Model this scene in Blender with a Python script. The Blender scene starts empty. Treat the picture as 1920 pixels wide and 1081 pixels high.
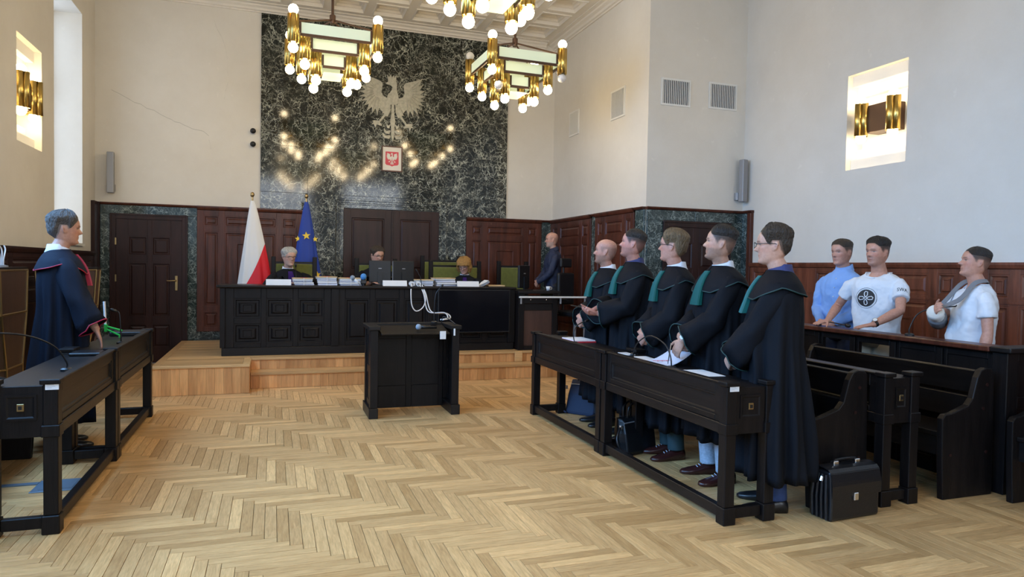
import bpy, math, random
import numpy as np
from mathutils import Vector, Matrix
random.seed(7)
SC = bpy.context.scene
COL = SC.collection
PI = math.pi

# ---------------------------------------------------------------- camera
F_PX = 1287.77
yaw, pitch, roll = 0.33518, -0.030537, 0.017535
fwd = Vector((math.sin(yaw)*math.cos(pitch), math.cos(yaw)*math.cos(pitch), math.sin(pitch)))
r0 = Vector((math.cos(yaw), -math.sin(yaw), 0)); u0 = r0.cross(fwd)
cr = r0*math.cos(roll) + u0*math.sin(roll); cu = -r0*math.sin(roll) + u0*math.cos(roll)
cam_d = bpy.data.cameras.new('camera'); cam = bpy.data.objects.new('camera', cam_d); COL.objects.link(cam)
cam_d.sensor_width = 36.0; cam_d.lens = F_PX/1920*36.0; cam_d.clip_start = 0.05
m = Matrix(((cr.x, cu.x, -fwd.x, 0), (cr.y, cu.y, -fwd.y, 0), (cr.z, cu.z, -fwd.z, 1.5), (0, 0, 0, 1)))
cam.matrix_world = m
SC.camera = cam

# ---------------------------------------------------------------- world, daylight, exposure
SC.view_settings.view_transform = 'Standard'; SC.view_settings.look = 'None'
SC.view_settings.gamma = 1.0; SC.view_settings.use_curve_mapping = False
SC.view_settings.exposure = 0.40
try:
    SC.cycles.use_denoising = True; SC.cycles.max_bounces = 6; SC.cycles.diffuse_bounces = 3; SC.cycles.use_adaptive_sampling = True; SC.cycles.adaptive_threshold = 0.025
    SC.cycles.glossy_bounces = 3; SC.cycles.transparent_max_bounces = 8; SC.cycles.sample_clamp_indirect = 6.0
    SC.cycles.caustics_reflective = False; SC.cycles.caustics_refractive = False
except Exception: pass
W = bpy.data.worlds.new('sky'); SC.world = W; W.use_nodes = True
W.node_tree.nodes['Background'].inputs[0].default_value = (0.62, 0.78, 1.0, 1)
W.node_tree.nodes['Background'].inputs[1].default_value = 1.0

XL, XA, XR, YB, YA, YF, ZC = -2.41, 4.657, 6.19, 11.27, 8.035, -4.2, 5.62   # room planes
WIN = [(9.33, 10.58), (5.0, 7.3), (1.9, 4.2), (-1.2, 1.1), (-3.9, -2.0)]         # windows of the left wall
WZ0, WZ1 = 1.72, 4.75
def area_light(name, loc, rot, sx, sy, power, col, spread=PI):
    d = bpy.data.lights.new(name, 'AREA'); d.shape = 'RECTANGLE'; d.size = sx; d.size_y = sy
    d.energy = power; d.color = col; d.spread = spread
    o = bpy.data.objects.new(name, d); COL.objects.link(o); o.location = loc; o.rotation_euler = rot
    return o
DAY = 21.0
for i, (a, b) in enumerate(WIN):
    area_light('window_daylight', (XL-0.47, (a+b)/2, (WZ0+WZ1)/2), (0, -PI/2+0.0, 0) if i == 0 else (0, -PI/2+0.72, 0), WZ1-WZ0-0.1, b-a-0.06,
               DAY*(b-a)*(WZ1-WZ0)*(0.22 if i == 0 else 1.0), (0.80, 0.88, 1.0) if i == 0 else (0.22, 0.52, 1.0), PI if i == 0 else 2.5)
# windows of the end wall behind the camera
for x in (0.2, 3.6):
    area_light('window_daylight', (x, YF-0.3, 3.2), (-PI/2, 0, PI), 2.2, 2.9, DAY*2.2*2.9*0.75, (0.90, 0.94, 1.0))

# ---------------------------------------------------------------- node material helpers
MATS = {}
def new_mat(name):
    m = bpy.data.materials.new(name); m.use_nodes = True
    nt = m.node_tree; b = nt.nodes['Principled BSDF']; MATS[name] = m
    return m, nt, b
def nd(nt, t, **kw):
    n = nt.nodes.new(t)
    for k, v in kw.items(): setattr(n, k, v)
    return n
def ramp(nt, stops, interp='LINEAR'):
    n = nt.nodes.new('ShaderNodeValToRGB'); cr_ = n.color_ramp; cr_.interpolation = interp
    while len(cr_.elements) < len(stops): cr_.elements.new(0.5)
    for e, (p, c) in zip(cr_.elements, stops):
        e.position = p; e.color = (c[0], c[1], c[2], 1)
    return n
def mixc(nt, fac, a, b, mode='MIX'):
    n = nt.nodes.new('ShaderNodeMix'); n.data_type = 'RGBA'; n.blend_type = mode
    for sock, v in ((n.inputs[0], fac), (n.inputs[6], a), (n.inputs[7], b)):
        if isinstance(v, (int, float)): sock.default_value = v
        elif isinstance(v, tuple): sock.default_value = (v[0], v[1], v[2], 1)
        else: nt.links.new(v, sock)
    return n.outputs[2]
def coords(nt, scale=(1, 1, 1), kind='Object', rot=(0, 0, 0)):
    tc = nt.nodes.new('ShaderNodeTexCoord'); mp = nt.nodes.new('ShaderNodeMapping')
    mp.inputs['Scale'].default_value = scale; mp.inputs['Rotation'].default_value = rot
    nt.links.new(tc.outputs[kind], mp.inputs[0]); return mp.outputs[0]
def noise(nt, vec, scale, detail=4, rough=0.55, dist=0.0):
    n = nt.nodes.new('ShaderNodeTexNoise'); n.inputs['Scale'].default_value = scale
    n.inputs['Detail'].default_value = detail; n.inputs['Roughness'].default_value = rough
    n.inputs['Distortion'].default_value = dist
    nt.links.new(vec, n.inputs['Vector']); return n
def bump(nt, b, height, strength=0.2, dist=0.01):
    n = nt.nodes.new('ShaderNodeBump'); n.inputs['Strength'].default_value = strength
    n.inputs['Distance'].default_value = dist
    nt.links.new(height, n.inputs['Height']); nt.links.new(n.outputs[0], b.inputs['Normal'])
def plain(name, col, rough=0.5, metal=0.0, spec=None, var=0.0, vs=8.0, bmp=0.0, bs=60.0, sheen=0.0, emit=None, es=1.0, coat=0.0):
    m, nt, b = new_mat(name)
    b.inputs['Base Color'].default_value = (*col, 1); b.inputs['Roughness'].default_value = rough
    b.inputs['Metallic'].default_value = metal
    if spec is not None: b.inputs['Specular IOR Level'].default_value = spec
    if sheen: b.inputs['Sheen Weight'].default_value = sheen
    if coat: b.inputs['Coat Weight'].default_value = coat
    if emit: b.inputs['Emission Color'].default_value = (*emit, 1); b.inputs['Emission Strength'].default_value = es
    if var or bmp:
        v = coords(nt)
        if var:
            n = noise(nt, v, vs)
            r = ramp(nt, [(0.3, tuple(c*(1-var) for c in col)), (0.7, tuple(min(1, c*(1+var)) for c in col))])
            nt.links.new(n.outputs[0], r.inputs[0]); nt.links.new(r.outputs[0], b.inputs['Base Color'])
        if bmp:
            n2 = noise(nt, v, bs, 3); bump(nt, b, n2.outputs[0], bmp)
    return m
def wood(name, c1, c2, rough=0.4, scale=(6, 6, 0.7), spec=0.5, grain=22.0, bmp=0.08, island=False, coat=0.0, kind='Object', gc=0.72):
    """grain runs along the axis with the small scale"""
    m, nt, b = new_mat(name)
    v = coords(nt, scale, kind)
    if island:
        oi = nt.nodes.new('ShaderNodeObjectInfo'); ge = nt.nodes.new('ShaderNodeNewGeometry')
        ad = nd(nt, 'ShaderNodeMath', operation='ADD'); nt.links.new(oi.outputs['Random'], ad.inputs[0]); nt.links.new(ge.outputs['Random Per Island'], ad.inputs[1])
        ml = nd(nt, 'ShaderNodeMath', operation='MULTIPLY'); ml.inputs[1].default_value = 37.0; nt.links.new(ad.outputs[0], ml.inputs[0])
        va = nd(nt, 'ShaderNodeVectorMath', operation='ADD'); nt.links.new(v, va.inputs[0]); nt.links.new(ml.outputs[0], va.inputs[1]); v = va.outputs[0]
        fr = nd(nt, 'ShaderNodeMath', operation='FRACT'); nt.links.new(ad.outputs[0], fr.inputs[0])
    n = noise(nt, v, 2.2, 6, 0.6, 0.6); g = noise(nt, v, grain, 3, 0.6, 0.3)
    r = ramp(nt, [(0.28, c1), (0.72, c2)]); nt.links.new(n.outputs[0], r.inputs[0])
    g2 = ramp(nt, [(0.35, (gc, gc, gc)), (0.6, (1, 1, 1))]); nt.links.new(g.outputs[0], g2.inputs[0])
    c = mixc(nt, 0.55, r.outputs[0], g2.outputs[0], 'MULTIPLY')
    if island:
        tone = ramp(nt, [(0.0, (0.76, 0.71, 0.64)), (0.3, (0.94, 0.92, 0.90)), (0.7, (1.04, 1.04, 1.03)), (1.0, (1.26, 1.26, 1.24))])
        nt.links.new(fr.outputs[0], tone.inputs[0]); c = mixc(nt, 1.0, c, tone.outputs[0], 'MULTIPLY')
    nt.links.new(c, b.inputs['Base Color'])
    b.inputs['Roughness'].default_value = rough; b.inputs['Specular IOR Level'].default_value = spec
    if coat: b.inputs['Coat Weight'].default_value = coat
    if bmp: bump(nt, b, g.outputs[0], bmp, 0.004)
    return m
def marble(name, base, mid, vein, scale=1.0, rough=0.12, vein_amt=1.0):
    m, nt, b = new_mat(name)
    v = coords(nt, (scale,)*3)
    oi = nt.nodes.new('ShaderNodeObjectInfo'); ml = nd(nt, 'ShaderNodeMath', operation='MULTIPLY'); ml.inputs[1].default_value = 23.0
    nt.links.new(oi.outputs['Random'], ml.inputs[0])
    va0 = nd(nt, 'ShaderNodeVectorMath', operation='ADD'); nt.links.new(v, va0.inputs[0]); nt.links.new(ml.outputs[0], va0.inputs[1]); v = va0.outputs[0]
    dn = noise(nt, v, 3.2, 5, 0.6)
    sub = nd(nt, 'ShaderNodeVectorMath', operation='SUBTRACT'); nt.links.new(dn.outputs[1], sub.inputs[0]); sub.inputs[1].default_value = (0.5, 0.5, 0.5)
    sc_ = nd(nt, 'ShaderNodeVectorMath', operation='SCALE'); sc_.inputs['Scale'].default_value = 0.42; nt.links.new(sub.outputs[0], sc_.inputs[0])
    va = nd(nt, 'ShaderNodeVectorMath', operation='ADD'); nt.links.new(v, va.inputs[0]); nt.links.new(sc_.outputs[0], va.inputs[1])
    n = noise(nt, v, 2.0, 6, 0.65); r = ramp(nt, [(0.35, base), (0.68, mid)]); nt.links.new(n.outputs[0], r.inputs[0]); c = r.outputs[0]
    for sc2, w, amt in ((3.2, 0.016, 1.0), (6.0, 0.028, 0.95), (11.0, 0.045, 0.85), (22.0, 0.06, 0.45)):
        vo = nd(nt, 'ShaderNodeTexVoronoi', feature='DISTANCE_TO_EDGE'); vo.inputs['Scale'].default_value = sc2
        nt.links.new(va.outputs[0], vo.inputs['Vector'])
        mk_ = noise(nt, v, sc2*0.45, 3, 0.6, 0.5)
        mr = ramp(nt, [(0.43, (0, 0, 0)), (0.60, (1, 1, 1))]); nt.links.new(mk_.outputs[0], mr.inputs[0])
        vr = ramp(nt, [(0.0, (1, 1, 1)), (w, (0, 0, 0))]); nt.links.new(vo.outputs['Distance'], vr.inputs[0])
        f = nd(nt, 'ShaderNodeMath', operation='MULTIPLY'); nt.links.new(mr.outputs[0], f.inputs[0]); nt.links.new(vr.outputs[0], f.inputs[1])
        f2 = nd(nt, 'ShaderNodeMath', operation='MULTIPLY'); f2.inputs[1].default_value = amt*vein_amt; nt.links.new(f.outputs[0], f2.inputs[0])
        c = mixc(nt, f2.outputs[0], c, vein)
    nt.links.new(c, b.inputs['Base Color']); b.inputs['Roughness'].default_value = rough
    b.inputs['Specular IOR Level'].default_value = 0.5
    return m
def plaster(name, c1, c2):
    m, nt, b = new_mat(name)
    v = coords(nt); n = noise(nt, v, 1.1, 7, 0.68); n2 = noise(nt, v, 30, 4)
    r = ramp(nt, [(0.3, c1), (0.7, c2)]); nt.links.new(n.outputs[0], r.inputs[0])
    sp = noise(nt, v, 9, 2); sr = ramp(nt, [(0.70, (0, 0, 0)), (0.78, (1, 1, 1))]); nt.links.new(sp.outputs[0], sr.inputs[0])
    f = nd(nt, 'ShaderNodeMath', operation='MULTIPLY'); f.inputs[1].default_value = 0.35; nt.links.new(sr.outputs[0], f.inputs[0])
    c = mixc(nt, f.outputs[0], r.outputs[0], tuple(min(1, x*1.12) for x in c2))
    nt.links.new(c, b.inputs['Base Color']); b.inputs['Roughness'].default_value = 0.85; b.inputs['Specular IOR Level'].default_value = 0.2
    bump(nt, b, n2.outputs[0], 0.12, 0.006)
    return m

plaster('plaster', (0.70, 0.655, 0.58), (0.77, 0.73, 0.66))
plaster('ceiling_paint', (0.74, 0.68, 0.60), (0.80, 0.75, 0.67))
marble('marble', (0.006, 0.0075, 0.0065), (0.020, 0.024, 0.020), (0.62, 0.64, 0.54), 1.0, 0.085)
marble('marble_green', (0.014, 0.024, 0.023), (0.04, 0.062, 0.060), (0.40, 0.47, 0.44), 1.3, 0.12)
wood('red_wood', (0.036, 0.0105, 0.0062), (0.135, 0.039, 0.021), 0.34, (5, 5, 0.5), 0.35, 16)
wood('door_wood', (0.014, 0.0055, 0.0048), (0.040, 0.0145, 0.0115), 0.38, (5, 5, 0.5), 0.3, 16)
wood('lower_wood', (0.075, 0.023, 0.012), (0.26, 0.080, 0.040), 0.3, (5, 5, 0.5), 0.5, 16)
wood('black_wood', (0.0042, 0.0034, 0.0034), (0.012, 0.0088, 0.0082), 0.42, (7, 7, 0.6), 0.22, 14, 0.25)
wood('black_wood_y', (0.0045, 0.0037, 0.0037), (0.014, 0.0105, 0.0094), 0.38, (7, 0.6, 7), 0.30, 14, 0.25)
wood('black_wood_x', (0.0045, 0.0037, 0.0037), (0.013, 0.0098, 0.0090), 0.40, (0.6, 7, 7), 0.28, 14, 0.25)
wood('brown_panel', (0.045, 0.020, 0.013), (0.085, 0.038, 0.024), 0.45, (5, 5, 0.6))
wood('oak_plank', (0.51, 0.275, 0.103), (0.78, 0.480, 0.208), 0.34, (0.9, 9, 9), 0.45, 5.0, 0.06, True, kind='UV', gc=0.84)
wood('oak_step', (0.58, 0.255, 0.085), (0.82, 0.42, 0.155), 0.35, (9, 9, 0.8), 0.5, 5.0, 0.08, True)
wood('oak_tread', (0.55, 0.30, 0.115), (0.74, 0.46, 0.20), 0.35, (0.8, 9, 9), 0.5, 5.0, 0.06, True)
wood('stand_wood', (0.05, 0.026, 0.018), (0.085, 0.046, 0.032), 0.4, (4, 4, 0.6))
plain('sub_floor', (0.05, 0.033, 0.02), 0.9)
plain('brass', (0.62, 0.43, 0.13), 0.28, 1.0)
plain('bronze', (0.10, 0.055, 0.035), 0.4, 0.5)
plain('chrome', (0.75, 0.75, 0.75), 0.2, 1.0)
plain('old_brass', (0.42, 0.30, 0.14), 0.35, 1.0)
plain('eagle_silver', (0.43, 0.42, 0.35), 0.45, 0.25, var=0.18, vs=22, bmp=0.9, bs=40)
plain('bulb_lit', (1, 1, 1), 0.3, emit=(1.0, 0.78, 0.46), es=33.0)
plain('bulb_off', (0.72, 0.70, 0.68), 0.25)
plain('diffuser', (0.72, 0.76, 0.62), 0.5, emit=(0.62, 0.80, 0.48), es=0.22)
plain('white_paint', (0.78, 0.77, 0.73), 0.5)
plain('grey_metal', (0.30, 0.30, 0.31), 0.45, 0.3)
plain('grille_dark', (0.10, 0.10, 0.11), 0.8)
plain('black_plastic', (0.007, 0.007, 0.008), 0.42)
plain('screen', (0.006, 0.006, 0.008), 0.12)
plain('paper', (0.80, 0.80, 0.80), 0.8)
plain('paper_blue', (0.62, 0.64, 0.74), 0.8)
plain('manila', (0.66, 0.46, 0.24), 0.8)
plain('red_paper', (0.60, 0.03, 0.04), 0.6)
plain('white_plastic', (0.80, 0.80, 0.80), 0.35)
plain('green_velvet', (0.115, 0.125, 0.018), 0.8, sheen=0.4, var=0.15, vs=20)
plain('flag_white', (0.80, 0.79, 0.77), 0.7); plain('flag_red', (0.72, 0.012, 0.025), 0.6)
plain('flag_blue', (0.012, 0.045, 0.30), 0.65); plain('star_yellow', (0.90, 0.62, 0.05), 0.6)
plain('leather', (0.008, 0.008, 0.009), 0.32, bmp=0.15, bs=120)
plain('blue_fabric', (0.006, 0.013, 0.040), 0.7)
plain('brown_leather', (0.045, 0.012, 0.010), 0.22)
plain('dark_leather', (0.010, 0.009, 0.010), 0.28)
plain('robe_black', (0.0065, 0.0075, 0.0105), 0.8, spec=0.15, bmp=0.12, bs=40)
plain('robe_blue', (0.008, 0.0115, 0.022), 0.8, spec=0.15, bmp=0.12, bs=40)
plain('robe_trim', (0.006, 0.040, 0.042), 0.6); plain('jabot_green', (0.008, 0.135, 0.125), 0.5)
plain('jabot_red', (0.42, 0.012, 0.045), 0.5); plain('jabot_purple', (0.08, 0.03, 0.20), 0.5)
plain('shirt_white', (0.74, 0.77, 0.83), 0.7); plain('shirt_blue', (0.24, 0.42, 0.80), 0.75, bmp=0.9, bs=9)
plain('tee_white', (0.74, 0.78, 0.84), 0.8, bmp=0.9, bs=8); plain('shirt_navy', (0.014, 0.022, 0.055), 0.7, bmp=0.8, bs=9)
plain('collar_navy', (0.03, 0.04, 0.14), 0.7)
plain('chino', (0.50, 0.42, 0.30), 0.8); plain('trouser_dark', (0.012, 0.013, 0.017), 0.8)
plain('trouser_green', (0.02, 0.045, 0.05), 0.8); plain('trouser_plaid', (0.36, 0.42, 0.50), 0.85, var=0.2, vs=60)
plain('jeans', (0.022, 0.045, 0.13), 0.8, var=0.3, vs=18); plain('sock_wine', (0.06, 0.008, 0.03), 0.8)
plain('sling_grey', (0.20, 0.21, 0.23), 0.8); plain('bandage', (0.78, 0.75, 0.68), 0.85)
plain('steel_blue', (0.16, 0.22, 0.28), 0.45, 0.4); plain('green_plastic', (0.03, 0.42, 0.06), 0.35)
plain('crest_red', (0.62, 0.05, 0.08), 0.5); plain('crest_paper', (0.78, 0.74, 0.66), 0.6)
plain('mic_blue', (0.07, 0.26, 0.60), 0.7); plain('foam_grey', (0.25, 0.30, 0.36), 0.8)
plain('tan_print', (0.02, 0.02, 0.022), 0.7); plain('card_print', (0.45, 0.45, 0.50), 0.7)
plain('glass_dark', (0.02, 0.02, 0.02), 0.3)

# ---------------------------------------------------------------- mesh helpers
class MB:
    def __init__(s): s.v = []; s.f = []; s.uv = None
    def add(s, vs, fs):
        o = len(s.v); s.v += [tuple(p) for p in vs]; s.f += [tuple(i+o for i in f) for f in fs]; return s
    def box(s, x0, x1, y0, y1, z0, z1):
        return s.add([(x0, y0, z0), (x1, y0, z0), (x1, y1, z0), (x0, y1, z0), (x0, y0, z1), (x1, y0, z1), (x1, y1, z1), (x0, y1, z1)],
                     [(0, 3, 2, 1), (4, 5, 6, 7), (0, 1, 5, 4), (1, 2, 6, 5), (2, 3, 7, 6), (3, 0, 4, 7)])
    def obox(s, c, half, R):
        vs = [Vector(c) + R @ Vector((a*half[0], b*half[1], d*half[2])) for d in (-1, 1) for a, b in ((-1, -1), (1, -1), (1, 1), (-1, 1))]
        return s.add(vs, [(0, 3, 2, 1), (4, 5, 6, 7), (0, 1, 5, 4), (1, 2, 6, 5), (2, 3, 7, 6), (3, 0, 4, 7)])
    def loft(s, rings, closed=True, cap0=True, cap1=True):
        o = len(s.v); n = len(rings[0])
        for r in rings: s.v += [tuple(p) for p in r]
        for i in range(len(rings)-1):
            for j in range(n if closed else n-1):
                k = (j+1) % n
                s.f.append((o+i*n+j, o+i*n+k, o+(i+1)*n+k, o+(i+1)*n+j))
        if closed and cap0: s.f.append(tuple(o+j for j in reversed(range(n))))
        if closed and cap1: s.f.append(tuple(o+(len(rings)-1)*n+j for j in range(n)))
        return s
    def rectloft(s, x0, x1, z0, z1, prof, cap=True):
        """frame profile on a face looking to -y: prof = [(inset, y)...]"""
        rings = [[(x0+i, y, z0+i), (x1-i, y, z0+i), (x1-i, y, z1-i), (x0+i, y, z1-i)] for i, y in prof]
        return s.loft(rings, True, False, cap)
    def tube(s, path, r, n=8, cap=True, sx=1.0, up=None):
        P = [Vector(p) for p in path]; R = r if isinstance(r, (list, tuple)) else [r]*len(P)
        rings = []; prev = None
        for i, p in enumerate(P):
            t = (P[min(i+1, len(P)-1)] - P[max(i-1, 0)]).normalized()
            if prev is None:
                a = Vector(up) if up else (Vector((0, 0, 1)) if abs(t.z) < 0.9 else Vector((1, 0, 0)))
                prev = (a - t*a.dot(t)).normalized()
            else: prev = (prev - t*prev.dot(t)).normalized()
            b = t.cross(prev)
            rings.append([p + (prev*math.cos(2*PI*j/n) + b*math.sin(2*PI*j/n)*sx)*R[i] for j in range(n)])
        return s.loft(rings, True, cap, cap)
    def sphere(s, c, r, nu=16, nv=10, sc=(1, 1, 1)):
        rings = []
        for i in range(1, nv):
            a = PI*i/nv
            rings.append([(c[0]+r*sc[0]*math.sin(a)*math.cos(2*PI*j/nu), c[1]+r*sc[1]*math.sin(a)*math.sin(2*PI*j/nu), c[2]-r*sc[2]*math.cos(a)) for j in range(nu)])
        o = len(s.v); s.loft(rings, True, False, False)
        s.v += [(c[0], c[1], c[2]-r*sc[2]), (c[0], c[1], c[2]+r*sc[2])]; e = len(s.v)-2; L = o+(nv-2)*nu
        for j in range(nu):
            s.f.append((e, o+(j+1) % nu, o+j)); s.f.append((e+1, L+j, L+(j+1) % nu))
        return s
    def lathe(s, prof, n=20, c=(0, 0)):
        return s.loft([[(c[0]+r*math.cos(2*PI*j/n), c[1]+r*math.sin(2*PI*j/n), z) for j in range(n)] for r, z in prof])
    def prism(s, poly, axis, d0, d1):
        def P(a, b, d): return (d, a, b) if axis == 'x' else (a, d, b) if axis == 'y' else (a, b, d)
        return s.loft([[P(a, b, d0) for a, b in poly], [P(a, b, d1) for a, b in poly]])
    def mesh(s, name):
        me = bpy.data.meshes.new(name); me.from_pydata(s.v, [], s.f); me.update(); return me
    def build(s, name, mat, parent=None, loc=(0, 0, 0), rz=0.0, smooth=False, bevel=0.0, seg=1):
        return link(name, s.mesh(name), mat, parent, loc, rz, smooth, bevel, seg)
def link(name, me, mat, parent=None, loc=(0, 0, 0), rz=0.0, smooth=False, bevel=0.0, seg=1):
    o = bpy.data.objects.new(name, me); COL.objects.link(o)
    if mat and not me.materials: me.materials.append(MATS[mat] if isinstance(mat, str) else mat)
    o.location = loc; o.rotation_euler = (0, 0, rz)
    if parent: o.parent = parent
    if smooth: me.polygons.foreach_set('use_smooth', [True]*len(me.polygons))
    if bevel:
        b = o.modifiers.new('bevel', 'BEVEL'); b.width = bevel; b.segments = seg; b.limit_method = 'ANGLE'; b.angle_limit = 0.6
    return o
def tag(o, label=None, cat=None, group=None, kind=None):
    for k, v in (('label', label), ('category', cat), ('group', group), ('kind', kind)):
        if v: o[k] = v
    return o
def thing(name, label, cat, loc=(0, 0, 0), rz=0.0, group=None, kind=None):
    o = bpy.data.objects.new(name, None); COL.objects.link(o); o.location = loc; o.rotation_euler = (0, 0, rz)
    o.empty_display_size = 0.1
    return tag(o, label, cat, group, kind)
def copy_tree(o, parent=None):
    c = o.copy(); COL.objects.link(c)
    if parent: c.parent = parent
    for ch in o.children: copy_tree(ch, c)
    return c
def box(x0, x1, y0, y1, z0, z1): return MB().box(x0, x1, y0, y1, z0, z1)
def bez(p0, p1, p2, p3, n=12):
    P = [Vector(p) for p in (p0, p1, p2, p3)]
    return [P[0]*(1-t)**3 + P[1]*3*t*(1-t)**2 + P[2]*3*t*t*(1-t) + P[3]*t**3 for t in [i/n for i in range(n+1)]]
def spline(pts, n=6):
    P = [Vector(p) for p in pts]; out = []
    for i in range(len(P)-1):
        a, b, c, d = P[max(i-1, 0)], P[i], P[i+1], P[min(i+2, len(P)-1)]
        for k in range(n):
            t = k/n
            out.append(0.5*((2*b) + (c-a)*t + (2*a-5*b+4*c-d)*t*t + (3*b-a-3*c+d)*t**3))
    out.append(P[-1]); return out
# ================================================================ THE ROOM
def structure(name, mb, mat, **kw): return tag(mb.build(name, mat, **kw), kind='structure')
def cells(u0, u1, z0, z1, opens):
    us = sorted({u0, u1, *[o[0] for o in opens], *[o[1] for o in opens]}); zs = sorted({z0, z1, *[o[2] for o in opens], *[o[3] for o in opens]})
    out = []
    for a, b in zip(us, us[1:]):
        run = None
        for c, d in zip(zs, zs[1:]):
            m1, m2 = (a+b)/2, (c+d)/2
            hole = any(o[0] < m1 < o[1] and o[2] < m2 < o[3] for o in opens)
            if hole:
                if run: out.append((a, b, *run)); run = None
            else: run = (run[0], d) if run else (c, d)
        if run: out.append((a, b, *run))
    return out
CZ = 5.40
NICHE_L = (8.10, 8.885, 2.68, 3.755); NICHE_R = (5.435, 6.225, 2.675, 3.745)
wl = MB()
for a, b, c, d in cells(YF, YB, 0, CZ, [(y0, y1, WZ0, WZ1) for y0, y1 in WIN] + [NICHE_L]): wl.box(XL-0.45, XL, a, b, c, d)
wall_left = structure('wall_left', wl, 'plaster')
wr = MB()
for a, b, c, d in cells(YF, YA, 0, CZ, [NICHE_R]): wr.box(XR, XR+0.3, a, b, c, d)
wall_right = structure('wall_right', wr, 'plaster')
wall_back = structure('wall_back', box(XL, XA+0.3, YB, YB+0.25, 0, CZ), 'plaster')
wall_alcove = structure('wall_alcove', box(XA, XA+0.3, YA+0.3, YB, 0, CZ), 'plaster')
wall_alcove_front = structure('wall_alcove_front', box(XA, XR, YA, YA+0.3, 0, CZ), 'plaster')
wf = MB()
for a, b, c, d in cells(XL, XR, 0, CZ, [(-0.9, 1.3, 1.75, 4.65), (2.5, 4.7, 1.75, 4.65)]): wf.box(a, b, YF-0.25, YF, c, d)
wall_front = structure('wall_front', wf, 'plaster')
# painted corner bead and hairline cracks of the old plaster
cr1 = [(-0.20+0.0, YB-0.002, 3.6)]
def crack(pts, w=0.004):
    mbk = MB()
    P = spline(pts, 5); P = [Vector((p.x+random.uniform(-.012, .012), p.y, p.z+random.uniform(-.012, .012))) for p in P]
    rings = [[(p.x, p.y, p.z-w), (p.x, p.y-0.0008, p.z), (p.x, p.y, p.z+w)] for p in P]
    mbk.loft(rings, False); return mbk
plain('crack_grey', (0.50, 0.47, 0.41), 0.9)
crack([(-2.2, YB, 3.95), (-1.9, YB, 3.8), (-1.5, YB, 3.62), (-1.2, YB, 3.5), (-0.95, YB, 3.42), (-0.9, YB, 3.2)]).build('plaster_crack', 'crack_grey', wall_back)
crack([(-0.85, YB, 5.1), (-0.70, YB, 4.7), (-0.66, YB, 4.3), (-0.70, YB, 3.95)], 0.003).build('plaster_crack', 'crack_grey', wall_back)

# windows of the left wall and the end wall: frames, bars, panes
m_, nt_, b_ = new_mat('window_glass')
mixn = nt_.nodes.new('ShaderNodeMixShader'); tr = nt_.nodes.new('ShaderNodeBsdfTransparent'); gl = nt_.nodes.new('ShaderNodeBsdfGlossy')
gl.inputs['Roughness'].default_value = 0.03; mixn.inputs[0].default_value = 0.08; tr.inputs[0].default_value = (0.96, 0.98, 1, 1)
nt_.links.new(tr.outputs[0], mixn.inputs[1]); nt_.links.new(gl.outputs[0], mixn.inputs[2]); nt_.links.new(mixn.outputs[0], nt_.nodes['Material Output'].inputs[0])
def window(name, w, z0, z1, loc, rz):
    e = thing(name, None, None, loc, rz, kind='structure')
    f = MB(); t = 0.06; y0, y1 = 0.36, 0.42
    f.box(-w/2, w/2, y0, y1, z0, z0+t).box(-w/2, w/2, y0, y1, z1-t, z1).box(-w/2, -w/2+t, y0, y1, z0+t, z1-t).box(w/2-t, w/2, y0, y1, z0+t, z1-t)
    n = 2 if w > 1.5 else 1; zs = [z0+t, z0+(z1-z0)*0.68, z1-t]; xs = [-w/2+t + (w-2*t)*i/(n+1) for i in range(n+2)]
    f.box(-w/2+t, w/2-t, y0, y1, zs[1]-0.03, zs[1]+0.03)
    for x in xs[1:-1]: f.box(x-0.025, x+0.025, y0+0.005, y1-0.005, z0+t, zs[1]-0.03).box(x-0.025, x+0.025, y0+0.005, y1-0.005, zs[1]+0.03, z1-t)
    f.build('window_frame', 'white_paint', e)
    for i in range(n+1):
        for k in range(2): box(xs[i]+0.005, xs[i+1]-0.005, 0.388, 0.392, zs[k]+0.003, zs[k+1]-0.003).build('pane', 'window_glass', e)
    box(-w/2, w/2, -0.03, 0.355, z0-0.035, z0-0.001).build('window_sill', 'white_paint', e)
for i, (a, b) in enumerate(WIN): window('window_%d' % (i+1), b-a-0.004, WZ0, WZ1, (XL, (a+b)/2, 0), PI/2)
for i, x in enumerate((0.2, 3.6)): window('window_%d' % (6+i), 2.196, 1.75, 4.65, (x, YF, 0), PI) if False else window('window_%d' % (6+i), 2.196, 1.75, 4.65, (x, YF+0.18, 0), PI)

# ---- ceiling with coffers
PX, OP = 0.605, 0.228
cxs = [4.33-0.235-PX*k for k in range(-2, 11)]; cys = [10.94-0.235-0.605*k for k in range(25)]
def in_room(x, y): return XL+0.25 < x-0.25 and x+0.25 < (XA-0.05 if y > YA-0.35 else XR-0.05) and y-0.25 > YF+0.2
ce = MB(); ce.box(XL-0.4, XR+0.3, YF-0.2, YB+0.2, CZ+0.125, CZ+0.3)
ok = {(i, j): in_room(x, y) for i, x in enumerate(cxs) for j, y in enumerate(cys)}
ylines = sorted({YF-0.2, YB+0.2, *[y-OP for y in cys], *[y+OP for y in cys]})
for c, d in zip(ylines, ylines[1:]):
    j = next((j for j, y in enumerate(cys) if abs((c+d)/2-y) < 0.01), None); x = XL-0.4
    if j is not None:
        for i in sorted(range(len(cxs)), key=lambda i: cxs[i]):
            if ok[(i, j)]: ce.box(x, cxs[i]-OP, c, d, CZ, CZ+0.125); x = cxs[i]+OP
    ce.box(x, XR+0.3, c, d, CZ, CZ+0.125)
ceiling = structure('ceiling', ce, 'ceiling_paint')
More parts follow.
